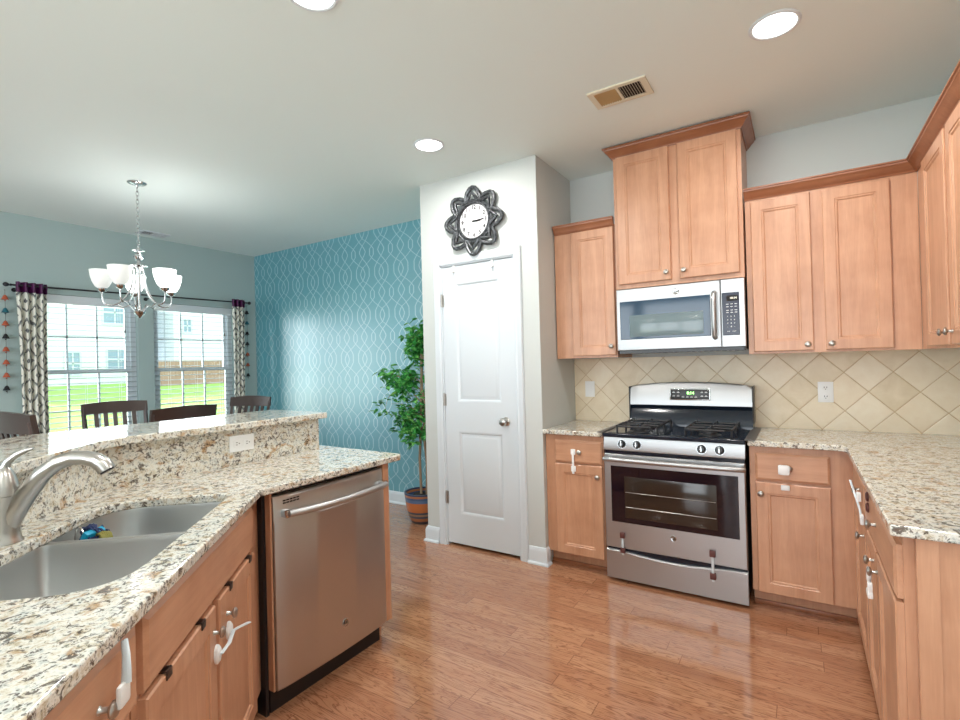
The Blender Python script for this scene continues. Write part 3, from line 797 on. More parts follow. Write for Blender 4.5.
# ---------------------------------------------------------------- microwave
def microwave():
    x0, x1, yf, z0, z1 = -1.004, -.256, 3.25, 1.416, 1.826
    W_, H_ = x1-x0, z1-z0
    t = thing('microwave', 'stainless over-the-range microwave with blue-black glass, above the stove', 'microwave', (x0, yf, z0))
    mb = MB(); mb.box(.004, W_-.004, .03, YN-yf-.012, .0, H_); link('housing', mb, BLACK, t, None)
    dxw = .620
    mb = MB(); mb.panel(0, dxw, .012, H_, [(0, .004), (.004, 0), (.03, -.002)], .03); d = link('door', mb, STEEL, t, 30)
    mb = MB(); mb.panel(.024, .565, .082, .328, [(0, -.0025), (.003, -.0045)], 0); g = link('door_glass', mb, new_mat('blue_tinted_glass', (.02, .055, .10), .07)[0], d, 30)
    mb = MB(); mb.panel(.085, .525, .098, .235, [(0, -.0046), (.002, -.0054)], -.003); link('viewing_window', mb, new_mat('grey_viewing_mesh', (.16, .22, .24), .12)[0], g, 30)
    badge(d, .372, -.002, .366, .018)
    mb = MB(); mb.tube([(.587, -.004, .336), (.587, -.030, .325), (.587, -.040, .28), (.587, -.045, .20), (.587, -.040, .12), (.587, -.030, .080), (.587, -.004, .070)], .014, 12); link('handle', mb, STEEL, d)
    mb = MB(); mb.panel(dxw+.002, W_, .012, H_, [(0, .004), (.003, 0)], .03); c = link('control_side', mb, STEEL, t, 30)
    mb = MB(); mb.panel(dxw+.008, W_-.030, .080, .330, [(0, -.001), (.003, -.003)], .004); k = link('keypad', mb, new_mat('navy_keypad', (.015, .02, .045), .2)[0], c, 30)
    mb = MB(); mb.box(dxw+.032, W_-.036, -.0036, -.0030, .280, .312); dd = link('display', mb, SLOT, k, None)
    mb = MB(); put_text(mb, '10:14', .017, dxw+.068, -.0040, .296); link('display_digits', mb, AMBERD, dd)
    mb = MB()
    for r_ in range(4):
        for c_ in range(3): put_text(mb, ['1', '2', '3', '4', '5', '6', '7', '8', '9', '', '0', ''][r_*3+c_] or '-', .010, dxw+.036+c_*.018, -.0034, .190-r_*.020)
    for zz in (.262, .247, .226, .213):
        for c_ in range(3): mb.box(dxw+.030+c_*.022, dxw+.043+c_*.022, -.0036, -.003, zz-.0015, zz+.0015)
    for c_ in range(2): put_text(mb, 'START' if c_ else 'STOP', .0065, dxw+.040+c_*.030, -.0034, .103)
    link('keypad_lettering', mb, WHITE, k, None)
    mb = MB()
    for c_, s_ in enumerate(('SLIM', 'FAN', 'CLEAN')): mb.box(dxw+.026+c_*.034, dxw+.050+c_*.034, -.0006, .001, .040, .048); mb.box(dxw+.028+c_*.034, dxw+.046+c_*.034, -.0006, .001, .050, .053)
    link('white_marks', mb, WHITE, c, None)
    mb = MB(); mb.box(.01, W_-.01, .01, .10, -.008, .012)
    for i in range(20): mb.box(.04+i*.034, .06+i*.034, .03, .09, -.010, -.008)
    link('bottom_vent', mb, BLACK, t, None)
microwave()

# ---------------------------------------------------------------- island
A47 = R(43)
ND = Vector((math.cos(A47), math.sin(A47))); DD = Vector((ND.y, -ND.x))
def W2(s_, n_): p = DD*s_ + ND*n_; return (p.x, p.y)
def xcorner(n_, x): return (x, (n_-x*ND.x)/ND.y)
IE = 1.945                         # island far end
FX = -1.765                        # face of the dishwasher run
NF = -.527                         # face of the sink run
SE = -.05                          # near end of the sink run (s)
fc = xcorner(NF, -1.835); sc_ = Vector(fc).dot(DD)
# sink cutouts (s, n) -> world
def rr_poly(s0, s1, n0, n1, radii, k=7):
    """counter-clockwise from (s0,n0); radii per corner (s0n0, s1n0, s1n1, s0n1)"""
    out = []
    for (cs, cn, r, a) in ((s0, n0, radii[0], 180), (s1, n0, radii[1], 270), (s1, n1, radii[2], 0), (s0, n1, radii[3], 90)):
        ccs = cs + (r if cs == s0 else -r); ccn = cn + (r if cn == n0 else -r)
        out += arc(ccs, ccn, r, a, a+90, k)
    return out
hole = rr_poly(-1.985, -1.180, -.975, -.580, (.13, .13, .12, .045))
hole_w = [W2(*p) for p in hole]
co = xcorner(-.487, -1.73); so = xcorner(-1.098, -2.283)
outer = [co, (-1.73, IE-.02), (-1.745, IE), (-2.283-.10, IE+.015), (-2.283-.10, 1.878), (-2.283-.018, 1.878), xcorner(-1.116, -2.301), W2(SE, -1.116), W2(SE, -.487)]
isl = slab('countertop', outer, CT0, CT1, 'large angled speckled granite countertop of the sink island', 'countertop', [hole_w])
# bases
T_sink = thing('base_cabinet', 'maple sink cabinet with false drawer front and two doors, angled beside the dishwasher', 'cabinet', (*fc, 0), R(133))
# local x: toward the corner = positive; corner at x=0, near end negative.  s = sc_ - x
def lx(s_): return -(s_ - sc_)
mb = MB()
xa, xb = lx(-1.125), lx(sc_)
D_ = .48
# carcass as a hollow front + sides so that the sink bowls hang inside
mb.box(xa, xb-.0, 0, .02, .10, .884); mb.box(xa, xa+.018, .02, D_, .10, .884); mb.box(xb-.02, xb, .02, .06, .10, .884); mb.box(xa, xb-.30, .02, D_, .10, .12)
mb.box(xa, xb-.05, .075, .09, 0, .10)
link('carcass', mb, MAPLE, T_sink, None)
dr = link('false_drawer', drawer_panel(lx(-1.15), lx(-1.985), .705, .862), MAPLEX, T_sink, 25)
for (sa, sb, ks) in ((-1.150, -1.568, -1.545), (-1.600, -1.985, -1.66)):
    d = link('door', door_panel(lx(sa), lx(sb), .105, .692), MAPLE, T_sink, 25); link('knob', knob_mesh(lx(ks), .622), NICKEL, d)
mb = MB(); mb.box(lx(-1.125), lx(-1.95), .060, .075, 0, .02); link('shoe_molding', mb, MAPLED, T_sink, None)
cabinet('maple drawer cabinet at the near end of the sink island', (*W2(-1.119, NF), 0), R(133), .0, .884, .48, .10,
        [(-.56, -.028, .105, .692, -.08, .622)], [(-.56, -.002, .705, .862, -.142, .785)], body_x=(-.60, 0))
# stile beside the dishwasher & end panel
tag(link('end_panel', MB().box(-.50, .004, .0, .040, .10, .884).box(-.50, -.07, .0, .040, 0, .10), MAPLE, smooth=None, loc=(FX, 1.829, 0)), 'narrow maple end panel of the island on the far side of the dishwasher', 'cabinet panel')
# dishwasher (faces +x)
def dishwasher():
    y0, y1 = 1.215, 1.826; W_ = y1-y0
    t = thing('dishwasher', 'stainless dishwasher with a bowed handle, at the end of the island', 'dishwasher', (-1.752, y0, 0), R(90))
    mb = MB(); mb.box(.006, W_-.006, .036, .54, .10, .868); link('tub', mb, BLACK, t, None)
    mb = MB(); mb.box(.0, W_, .055, .10, .0, .10); link('toe_plate', mb, BLACK, t, None)
    # bowed door
    n = 20; rs = []
    def bow(f): return -.016*math.sin(PI*f)**.8
    for i in range(n+1):
        f = i/n; xx = W_*f
        e = .004 if i in (0, n) else 0
        rs.append([(xx, .036, .102), (xx, bow(f)*.75+e+.004, .102), (xx, bow(f)*.75+e, .108), (xx, bow(f)+e, .755), (xx, bow(f)*.6+.006+e, .775), (xx, bow(f)*.35+.008+e, .852), (xx, .012+e, .862), (xx, .036, .862)])
    mb = MB(); mb.rings(rs); d = link('door', mb, STEELD, t, 30)
    # handle
    hz = .792; pts = []
    for i in range(15):
        f = i/14; xx = .045+(W_-.065)*f; pts.append((xx, -.030-.036*math.sin(PI*f)**.7, hz))
    mb = MB(); mb.tube(pts, .0165, 12, flat=.85); h_ = link('handle', mb, STEEL, d)
    for i in (0, 14):
        mb = MB(); mb.cbox(pts[i][0]-.014, pts[i][0]+.014, pts[i][1]-.002, .008, hz-.015, hz+.015, .004); link('handle_mount', mb, CHROME, h_)
    mb = MB()
    for r_ in range(2):
        for i in range(5): mb.box(.040+i*.016, .052+i*.016, .0015, .004, .828+r_*.010, .833+r_*.010)
    link('vent_marks', mb, SLOT, d, None)
    badge(d, W_*.545, bow(.545)*.85-.001, .228, .019)
dishwasher()
mb = MB(); mb.box(-.09, -.035, .0, .014, .0, .884)  # black box set into the open gap, its colour stands for deep shade
tag(link('gap_strip', mb, BLACK, smooth=None, loc=(FX, 1.190, 0)), 'black strip standing for the dark gap between the sink cabinet and the dishwasher', 'filler strip')
mb = MB(); mb.box(-.05, -.004, .0, .008, .10, .884)
tag(link('gap_strip', mb, MAPLE, smooth=None, loc=(FX, 1.205, 0)), 'thin reddish maple strip along the left edge of the dishwasher', 'filler strip')

# knee wall, granite splash and raised bar
Kx = -2.283
kc = xcorner(-1.098, Kx)
sp = [(Kx, 1.872), kc, W2(SE, -1.098), W2(SE, -1.118), xcorner(-1.118, Kx-.02), (Kx-.02, 1.872)]
mb = MB(); mb.prism(sp, CT1, 1.086); tag(link('backsplash', mb, GRANITE, smooth=30), 'speckled granite backsplash rising between the island counter and the raised bar', 'backsplash')
kw = [(Kx-.021, 1.870), xcorner(-1.119, Kx-.021), W2(SE, -1.119), W2(SE, -1.25), xcorner(-1.25, Kx-.14), (Kx-.14, 1.870)]
mb = MB(); mb.prism(kw, 0, 1.086)
# notch: keep the counter overhang clear
struct('wall_knee', mb, WALLP, smooth=None)
bc0, bc1 = xcorner(-1.054, Kx+.046), xcorner(-1.52, -2.75)
mid = [Vector(bc0)+Vector((0, .10)), Vector(bc0)+Vector((0, .03)).lerp(Vector((0, 0)), .3)]
q1 = Vector(bc0)+Vector((0, .12)); q3 = Vector(bc0)+DD*.12
curve = [tuple((1-k)**2*q1 + 2*k*(1-k)*Vector(bc0) + k*k*q3) for k in [i/8 for i in range(9)]]
bar = [(Kx+.046, 1.893), (Kx+.034, 1.905)] [::-1] + curve + [W2(SE, -1.054), W2(SE, -1.52), bc1, (-2.75, 1.905)]
slab('bar_top', bar, 1.086, 1.118, 'raised polished granite bar top above the sink island', 'bar top')
plate('white horizontal double outlet set in the granite splash of the island', (Kx+.0005, 1.411, 1.016), R(90), .124, .076, 'wide')

# sink
def sink():
    t = thing('kitchen_sink', 'double-bowl stainless steel sink set under the island granite', 'sink', (*W2(-1.58, -.78), CT0), R(133))
    # local x = -(s+1.58), y = -(n+.78)
    def loc(p): return (-(p[0]+1.58), -(p[1]+.78))
    for nm, s0, s1, rad, dep in (('far_bowl', -1.995, -1.650, (.13, .03, .03, .05), .20), ('near_bowl', -1.628, -1.170, (.03, .13, .12, .03), .17)):
        rs = []
        for off, z in ((-.012, -.001), (0, -.001), (.002, -.012), (.012, -dep+.03), (.03, -dep+.006), (.06, -dep)):
            # an offset rounded rectangle
            r_ = [max(.012, q-off) for q in rad]
            rs.append([(*loc(p), z) for p in rr_poly(s0+off, s1-off, -.985+off, -.570-off, r_, 6)])
        mb = MB(); mb.rings(rs, False, True); b = link(nm, mb, SINKM, t, 50)
        b.modifiers.new('thickness', 'SOLIDIFY').thickness = .0015
        cx, cy = loc(((s0+s1)/2, -.80)); mb = MB(); mb.lathe([(.045, 0), (.045, .003), (.036, .004), (.03, .001), (0, .001)], 24, Matrix.Translation((cx, cy, -dep+.001))); link('drain', mb, CHROME, b)
    mb = MB(); a = loc((-1.652, -.975)); b_ = loc((-1.626, -.58))
    mb.cbox(min(a[0], b_[0]), max(a[0], b_[0]), min(a[1], b_[1]), max(a[1], b_[1]), -.10, -.016, .006); link('divider', mb, SINKM, t)
sink()
# scrubber bag in the far bowl
t = thing('dish_scrubber', 'dark blue and turquoise netted dish scrubber with a wire loop, in the sink', 'scrubber', (*W2(-1.735, -.905), CT0-.022))
NAVY = new_mat('navy_net', srgb(36, 52, 96), .7)[0]; TURQ = new_mat('turquoise_plastic', srgb(0, 150, 190), .4)[0]; OLIVE = new_mat('olive_scrub', srgb(128, 124, 62), .8)[0]
mb = MB(); random.seed(3)
for i in range(46):
    a, b_ = random.random()*2*PI, math.acos(2*random.random()-1); c = Vector((math.sin(b_)*math.cos(a), math.sin(b_)*math.sin(a), math.cos(b_)))*.030
    mb.loop([c + Vector((.013*math.cos(k*PI/3), .008*math.sin(k*PI/3+i), .013*math.sin(k*PI/3))) for k in range(6)], .0034, 5)
mb.ball((0, 0, 0), .030, 14); link('netted_ball', mb, NAVY, t)
mb = MB(); mb.cbox(-.008, .012, -.042, .020, -.020, .034, .006, Matrix.Rotation(R(20), 4, 'Z') @ Matrix.Rotation(R(30), 4, 'Y')); link('sponge_grip', mb, TURQ, t)
mb = MB(); T = Matrix.Translation((.046, .010, -.004))
for k in range(7): mb.loop([(.026*math.cos(a), .004*k-.012, .026*math.sin(a)+.002*math.sin(3*a+k)) for a in [2*PI*j/14 for j in range(14)]], .0032, 5, T)
mb.ball((0, 0, 0), .023, 12, T, (1, .7, 1)); link('scrub_pad', mb, OLIVE, t)
mb = MB(); mb.tube([(-.045+.0*k, -.02, -.03) if k < 0 else Vector((-.022, -.028, -.01)) + Vector((.036*math.cos(PI-PI*k/10), 0, .050*math.sin(PI*k/10))) for k in range(11)], .0022, 6); link('wire_loop', mb, NICKEL, t)

# faucet
def faucet():
    t = thing('kitchen_faucet', 'brushed nickel arched faucet with a single lever, standing behind the sink', 'faucet', (*W2(-1.58, -1.038), CT1), R(133))
    # local -y points to the basin: y = -(n+1.038); z from counter
    mb = MB(); mb.lathe([(.038, 0), (.038, .004), (.034, .010), (.0315, .03), (.031, .08), (.0315, .120), (.0315, .128)], 24); link('body', mb, NICKEL, t)
    mb = MB(); mb.lathe([(.0325, .129), (.0325, .150), (.0300, .158), (.022, .185), (.012, .205), (.004, .213)], 24); c = link('valve_cap', mb, NICKEL, t)
    P = [(-1.030, 1.085), (-1.040, 1.112), (-1.030, 1.135), (-1.008, 1.153), (-.985, 1.164), (-.968, 1.168)]
    mb = MB(); mb.tube([(0, -(n_+1.038), z-CT1) for n_, z in P], [.018, .013, .010, .008, .0065, .0035], 12, flat=1.0); link('lever', mb, NICKEL, c)
    P = [(-1.038, .945), (-1.015, .995), (-.985, 1.045), (-.945, 1.098), (-.910, 1.124), (-.872, 1.136), (-.840, 1.134), (-.815, 1.126), (-.797, 1.112), (-.788, 1.096)]
    rad = [.024, .0255, .025, .0225, .0205, .0195, .0200, .0210, .0225, .0225]
    mb = MB(); mb.tube([(0, -(n_+1.038), z-CT1) for n_, z in P], rad, 16); sp_ = link('spout', mb, NICKEL, t)
    d = Vector((0, -(.009), -.016)).normalized()
    mb = MB(); e = Vector((0, -(-.788+1.038), 1.096-CT1)); mb.tube([e-d*.001, e+d*.004], [.019, .018], 16); link('spray_face', mb, BLACK, sp_)
faucet()

# clips over the sink doors, latches and strap
for s_, lb in ((-1.250, 'left clip on the left sink cabinet door'), (-1.465, 'right clip on the left sink cabinet door'), (-1.705, 'left clip on the right sink cabinet door'), (-1.930, 'right clip on the right sink cabinet door')):
    t = thing('over_door_clip', 'dark metal over-door clip, the ' + lb, 'clip', (*W2(s_, NF+.020), .692), R(133), 'dark clips over the sink cabinet doors')
    mb = MB(); mb.cbox(-.014, .014, -.003, -.0005, -.016, .004, .001); mb.cbox(-.014, .014, -.003, .016, .0015, .005, .001)
    link('clip', mb, BRONZE, t)
t = thing('child_safety_latch', 'white oval-padded child latch joining the two sink cabinet doors', 'safety latch', (*W2(-1.61, NF+.0205), .545), R(133), 'white child latches')
T = Matrix.Rotation(R(0), 4, 'Y')
for (px, pz) in ((lx(-1.556)-lx(-1.61), 0.010), (lx(-1.665)-lx(-1.61), .022)):
    mb = MB(); mb.lathe([(.021, 0), (.021, .006), (.015, .012), (0, .012)], 20, Matrix.Translation((px, 0, pz)) @ Matrix.Diagonal((.85, 1, 1.3, 1)) @ TY); link('pad', mb, WHITE, t)
mb = MB(); mb.tube([(-.054, -.014, .010), (.0, -.020, .012), (.055, -.016, .020), (.10, -.018, .006), (.17, -.030, -.015)], [.006, .006, .006, .008, .009], 10, flat=.4); link('strap', mb, CLEARP, t)
t = thing('child_safety_latch', 'white child latch with upright strap around the knob of the nearest island drawer', 'safety latch', (*W2(-.995, NF+.0205), .800), R(133), 'white child latches')
mb = MB(); mb.cbox(-.022, .014, -.036, -.026, -.018, .022, .006); link('pad', mb, WHITE, t)
mb = MB(); mb.tube([(0, -.034, .018), (.004, -.033, .040), (.014, -.028, .062), (.030, -.018, .080)], [.009, .008, .007, .006], 10, flat=.4); link('strap', mb, CLEARP, t)

# locks on the right run (local x along -y)
def on_run(y, z): return (RX-.0205, y, z)
t = thing('child_safety_latch', 'white child latch hanging from the far drawer of the right counter', 'safety latch', on_run(2.64, .80), R(-90), 'white child latches')
mb = MB(); mb.tube([(-.01, -.034, .030), (.02, -.034, .034), (.07, -.026, .0), (.12, -.012, -.06), (.15, -.010, -.09)], [.003, .004, .004, .004, .004], 8, flat=.5); link('strap', mb, CLEARP, t)
mb = MB(); mb.cbox(.12, .15, -.014, -.001, -.115, -.075, .004); link('pad', mb, WHITE, t)
mb = MB(); mb.cbox(.075, .10, -.020, -.004, -.035, .002, .004); link('buckle', mb, WHITE, t)
t = thing('child_safety_latch', 'brown oval child latch on the drawer at the near end of the right counter', 'safety latch', on_run(2.33, .82), R(-90), 'brown child latches')
for zz in (.018, -.022):
    mb = MB(); mb.lathe([(.018, 0), (.018, .005), (.012, .009), (0, .009)], 18, Matrix.Translation((0, 0, zz)) @ TY); link('pad', mb, BROWNP, t)
t = thing('child_safety_latch', 'white hooked child lock hanging on the lower door knobs of the right counter', 'safety latch', on_run(2.16, .61), R(-90), 'white child latches')
mb = MB(); mb.loop([(.014*math.cos(a), -.020, .022*math.sin(a)) for a in [2*PI*k/16 for k in range(16)]], .006, 8); link('shackle', mb, WHITE, t)
mb = MB(); mb.cbox(.01, .06, -.030, -.014, -.062, -.040, .005); mb.cbox(.04, .058, -.029, -.015, -.045, -.008, .004); link('lock_body', mb, WHITE, t)

# ---------------------------------------------------------------- ceiling fixtures
LB = {0: 'round recessed ceiling light nearest the stove cabinets', 1: 'round recessed ceiling light in front of the pantry', 2: 'round recessed ceiling light cut by the top edge of the photo'}
for i, (x, y) in enumerate(CANS):
    t = thing('recessed_light', LB.get(i, 'added recessed ceiling light out of view, for extra brightness'), 'ceiling light', (x, y, CEIL), 0, 'recessed ceiling lights')
    mb = MB(); mb.lathe([(.098, -.0005), (.098, -.004), (.090, -.008), (.083, -.006), (.080, -.0015)], 36); link('trim_ring', mb, TRIM, t)
    mb = MB(); mb.lathe([(.080, -.001), (.080, -.0035), (0, -.0045)], 36); link('lens', mb, LENS, t)
    a = lamp('can_lamp', 'AREA', (x, y, CEIL-.012), CANP, WARM, .15)
def vent(label, loc, rz, w_, h, mats, nb):
    t = thing('ceiling_vent', label, 'vent', loc, rz, None)
    mb = MB()
    for (a, b, c, d) in ((-w_/2, w_/2, -h/2, -h/2+.024), (-w_/2, w_/2, h/2-.024, h/2), (-w_/2, -w_/2+.03, -h/2+.024, h/2-.024), (w_/2-.03, w_/2, -h/2+.024, h/2-.024), (-.006, .006, -h/2+.024, h/2-.024)): mb.box(a, b, c, d, -.009, 0)
    link('frame', mb, mats[0], t, None)
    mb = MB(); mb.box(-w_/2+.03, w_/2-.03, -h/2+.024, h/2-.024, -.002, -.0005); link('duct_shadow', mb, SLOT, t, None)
    for side, ang, mt in ((-1, -35, mats[1]), (1, 62, mats[0])):
        mb = MB(); L_ = w_/2-.036
        for i in range(nb):
            xx = side*(.008 + L_*(i+.5)/nb)
            mb.box(-.0055, .0055, -h/2+.024, h/2-.024, -.0007, .0007, Matrix.Translation((xx, 0, -.006)) @ Matrix.Rotation(R(ang), 4, 'Y'))
        link('louvers', mb, mt, t, None)
CREAM = new_mat('cream_vent_metal', srgb(220, 214, 194), .5)[0]
vent('cream metal air vent in the ceiling above the kitchen, between two round lights', (-.757, 2.615, CEIL), 0, .30, .185, (CREAM, new_mat('tan_vent_louver', srgb(196, 172, 124), .5)[0]), 9)
vent('pale air vent in the dining ceiling behind the chandelier', (-5.48, 2.49, CEIL), R(90), .26, .16, (TRIM, TRIM), 9)

# ---------------------------------------------------------------- chandelier
def chandelier():
    cx, cy = -4.088, 1.756
    t = thing('chandelier', 'five-arm brushed nickel chandelier with frosted glass shades, hanging in the dining area', 'chandelier', (cx, cy, CEIL))
    mb = MB(); mb.lathe([(.062, 0), (.062, -.004), (.055, -.010), (.030, -.018), (.012, -.022), (.008, -.034), (0, -.036)], 28); link('canopy', mb, CHROME, t)
    mb = MB(); z = -.036; i = 0
    while z > -.475:
        pts = []
        for k in range(12):
            a = 2*PI*k/12; x_ = .009*math.cos(a); zz = .019*math.sin(a)
            pts.append((x_, 0, z-.017+zz) if i % 2 == 0 else (.0015, x_, z-.017+zz))
        mb.loop(pts, .0024, 6); z -= .030; i += 1
    link('chain', mb, CHROME, t)
    mb = MB(); mb.lathe([(.003, -.475), (.010, -.480), (.012, -.490), (.038, -.498), (.040, -.504), (.014, -.512), (.014, -.520), (.028, -.532), (.034, -.548), (.028, -.564), (.012, -.578), (.012, -.60), (.016, -.606), (.056, -.612), (.058, -.618), (.020, -.624), (.012, -.64), (.011, -.90), (.014, -.94), (.030, -.945), (.038, -.955), (.030, -.972), (.012, -.990), (.004, -1.002), (0, -1.004)], 24); link('center_column', mb, CHROME, t)
    for k in range(5):
        a = R(20)+2*PI*k/5; ca, sa = math.cos(a), math.sin(a)
        P = [(.030, -.620), (.036, -.70), (.052, -.78), (.090, -.855), (.145, -.902), (.195, -.905), (.220, -.885), (.226, -.85), (.226, -.82)]
        # smooth the path
        Q = []
        for j in range(len(P)-1):
            p0, p1, p2, p3 = P[max(0, j-1)], P[j], P[j+1], P[min(len(P)-1, j+2)]
            for q in range(4):
                u = q/4; f = lambda i_: .5*((2*p1[i_])+(-p0[i_]+p2[i_])*u+(2*p0[i_]-5*p1[i_]+4*p2[i_]-p3[i_])*u*u+(-p0[i_]+3*p1[i_]-3*p2[i_]+p3[i_])*u**3)
                Q.append((f(0)*ca, f(0)*sa, f(1)))
        Q.append((P[-1][0]*ca, P[-1][0]*sa, P[-1][1]))
        mb = MB(); mb.tube(Q, .0062, 10)
        # small scroll back to the finial
        mb.tube([(.145*ca, .145*sa, -.902), (.10*ca, .10*sa, -.925), (.06*ca, .06*sa, -.905), (.045*ca, .045*sa, -.925), (.026*ca, .026*sa, -.955)], .004, 8)
        arm = link('arm', mb, CHROME, t)
        T = Matrix.Translation((.226*ca, .226*sa, 0))
        mb = MB(); mb.lathe([(.008, -.82), (.012, -.817), (.028, -.805), (.032, -.792), (.028, -.788)], 20, T); link('cup', mb, IRON if k in (9,) else CHROME, arm)
        mb = MB(); prof = [(.026, -.770), (.045, -.755), (.062, -.725), (.074, -.685), (.080, -.640), (.078, -.640), (.071, -.685), (.059, -.722), (.042, -.751), (.02, -.764)]
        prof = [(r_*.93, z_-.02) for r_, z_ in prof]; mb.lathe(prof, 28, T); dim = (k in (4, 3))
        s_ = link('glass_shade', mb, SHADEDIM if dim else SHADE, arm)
        if not dim: lamp('bulb_lamp', 'POINT', (cx+.236*ca, cy+.236*sa, CEIL-.66), 1.6, WARM, .03)
chandelier()

# ---------------------------------------------------------------- curtains, rod, garlands
rod_x = XW+.10
mb = MB(); mb.tube([(rod_x, 1.43, 2.137), (rod_x, 3.56, 2.170)], .008, 10)
t = thing('curtain_rod', 'thin dark curtain rod above both dining windows with ball finials', 'curtain rod', (0, 0, 0)); link('rod', mb, RODM, t)
for yy, zz, d in ((1.43, 2.137, -1), (3.56, 2.170, 1)):
    mb = MB(); mb.lathe([(.010, 0), (.010, .010), (.006, .014), (.014, .022), (.020, .035), (.016, .048), (.005, .056)], 16, Matrix.Translation((rod_x, yy, zz)) @ Matrix.Rotation(R(-90*d), 4, 'X')); link('finial', mb, RODM, t)
for yy, zz in ((1.47, 2.137), (2.50, 2.153), (3.54, 2.170)):
    mb = MB(); mb.tube([(XW, yy, zz-.03), (XW+.05, yy, zz-.03), (rod_x, yy, zz-.008)], .005, 8); mb.lathe([(.018, 0), (.018, .006), (.008, .008)], 14, Matrix.Translation((XW, yy, zz-.03)) @ Matrix.Rotation(R(90), 4, 'Y')); link('bracket', mb, RODM, t)
def curtain(y0, y1, zt, folds, label, drift):
    t = thing('curtain', label, 'curtain', (rod_x, (y0+y1)/2, zt), 0, 'patterned curtains at the dining windows')
    def sheet(za, zb, amp, nm, mt, off=0):
        nu, nv = folds*12, 26; vs = []; uv = []; fs = []
        for j in range(nv+1):
            f = j/nv; z = za+(zb-za)*f
            dz = min(1, abs(z)/2.1)
            for i in range(nu+1):
                g = i/nu; y = (y0+(y1-y0)*g)-(y0+y1)/2; y = y*(1-.18*math.sin(PI*min(1, dz*1.1)))+drift*dz
                x = amp*math.sin(g*folds*2*PI+.4*math.sin(3*f))+off+.004*math.sin(9*f+g*5)
                vs.append((x, y, z)); uv.append((g*1.8, z*3.9))
        for j in range(nv):
            for i in range(nu): a = j*(nu+1)+i; fs.append((a, a+1, a+nu+2, a+nu+1))
        me = bpy.data.meshes.new(nm); me.from_pydata(vs, [], fs); me.materials.append(mt); me.shade_smooth()
        ul = me.uv_layers.new(name='UVMap')
        for lp in me.loops: ul.data[lp.index].uv = uv[lp.vertex_index]
        o = bpy.data.objects.new(nm, me); C.objects.link(o); o.parent = t
        o.modifiers.new('thickness', 'SOLIDIFY').thickness = .002
    sheet(-.055, -2.10, .026, 'fabric', CURT); sheet(.032, -.056, .028, 'purple_header', PURPLE)
    return t
curtain(1.455, 1.668, 2.135, 4, 'wide patterned curtain with purple header at the left end of the rod', .02)
curtain(3.375, 3.535, 2.168, 3, 'narrow patterned curtain with purple header at the right end near the teal wall', -.02)
def garland(y, z1, z0, label, cols):
    t = thing('bell_garland', label, 'garland', (XW+.03, y, z1), 0, 'hanging bell garlands')
    mb = MB(); mb.tube([(0, 0, 0), (.002, .002, z0-z1)], .0016, 5); mb.tube([(-.028, 0, 0), (0, 0, 0)], .002, 6); link('string', mb, GREYR, t)
    n = len(cols)
    for i, c in enumerate(cols):
        z = (z0-z1)*(i+.6)/n
        mb = MB(); mb.lathe([(.004, z+.022), (.012, z+.014), (.018, z-.002), (.026, z-.018), (.020, z-.016), (.006, z-.012)], 12); mb.ball((0, 0, z-.028), .006, 8)
        link('bell', mb, c, t)
REDB = new_mat('rust_red_felt', srgb(170, 84, 58), .7)[0]; TEALB = new_mat('teal_felt', srgb(30, 96, 110), .7)[0]; BLKB = new_mat('black_felt', srgb(26, 26, 30), .7)[0]
garland(1.405, 2.10, 1.22, 'garland of small rust, teal and black bells left of the left curtain', [REDB, TEALB, REDB, BLKB, REDB, REDB, REDB, BLKB])
garland(3.605, 2.14, 1.25, 'garland of small dark and red bells beside the curtain nearest the teal wall', [BLKB, TEALB, BLKB, BLKB, REDB, REDB, BLKB])

# ---------------------------------------------------------------- dining set
def chair():
    t = thing('dining_chair', 'dark slat-back dining chair', 'chair')
    H_, SH = 1.12, .62; hw = .215
    mb = MB(); mb.prism([(-.23, -.24), (.23, -.24), (.215, .20), (-.215, .20)], SH-.03, SH+.012); link('seat', mb, DWOOD, t, 30, bevel=.008)
    for sx in (-1, 1):
        mb = MB(); mb.tube([(sx*.205, -.21, 0), (sx*.205, -.21, SH-.03)], [.016, .021], 4); link('leg', mb, DWOOD, t, 20)
        mb = MB(); mb.tube([(sx*.20, .23, 0), (sx*.20, .19, SH*.6), (sx*.205, .19, SH), (sx*.212, .225, .86), (sx*.218, .272, H_-.03)], [.017, .021, .021, .019, .015], 4); link('leg', mb, DWOOD, t, 20)
    for zz in (.22, .42):
        mb = MB(); mb.box(-.195, .195, -.215, -.20, zz, zz+.03); mb.box(-.19, .19, .195, .21, zz, zz+.03); link('stretcher', mb, DWOOD, t, None)
    def backx(z): return .19 + (z-SH)*.165
    mb = MB(); rs = []
    for i in range(13):
        f = i/12; x = -.232+.464*f; c = .030*math.sin(PI*f); crest = .012*math.sin(PI*f)
        rs.append([(x, backx(H_-.085)+c-.011, H_-.085), (x, backx(H_)+c-.011, H_+crest), (x, backx(H_)+c+.011, H_+crest), (x, backx(H_-.085)+c+.011, H_-.085)])
    mb.rings(rs); link('top_rail', mb, DWOOD, t, 40)
    mb = MB(); mb.box(-.205, .205, backx(.72)-.009, backx(.72)+.009, .70, .74); link('lower_rail', mb, DWOOD, t, None)
    for k in range(5):
        x = -.132+.066*k; c = .030*math.sin(PI*(x+.232)/.464)
        mb = MB(); rs = []
        for z, cc in ((.735, .0), (.86, c*.5), (H_-.08, c)):
            w_ = .016; rs.append([(x-w_, backx(z)+cc-.005, z), (x+w_, backx(z)+cc-.005, z), (x+w_, backx(z)+cc+.005, z), (x-w_, backx(z)+cc+.005, z)])
        mb.rings(rs); link('slat', mb, DWOOD, t, None)
    return t
ch0 = chair()
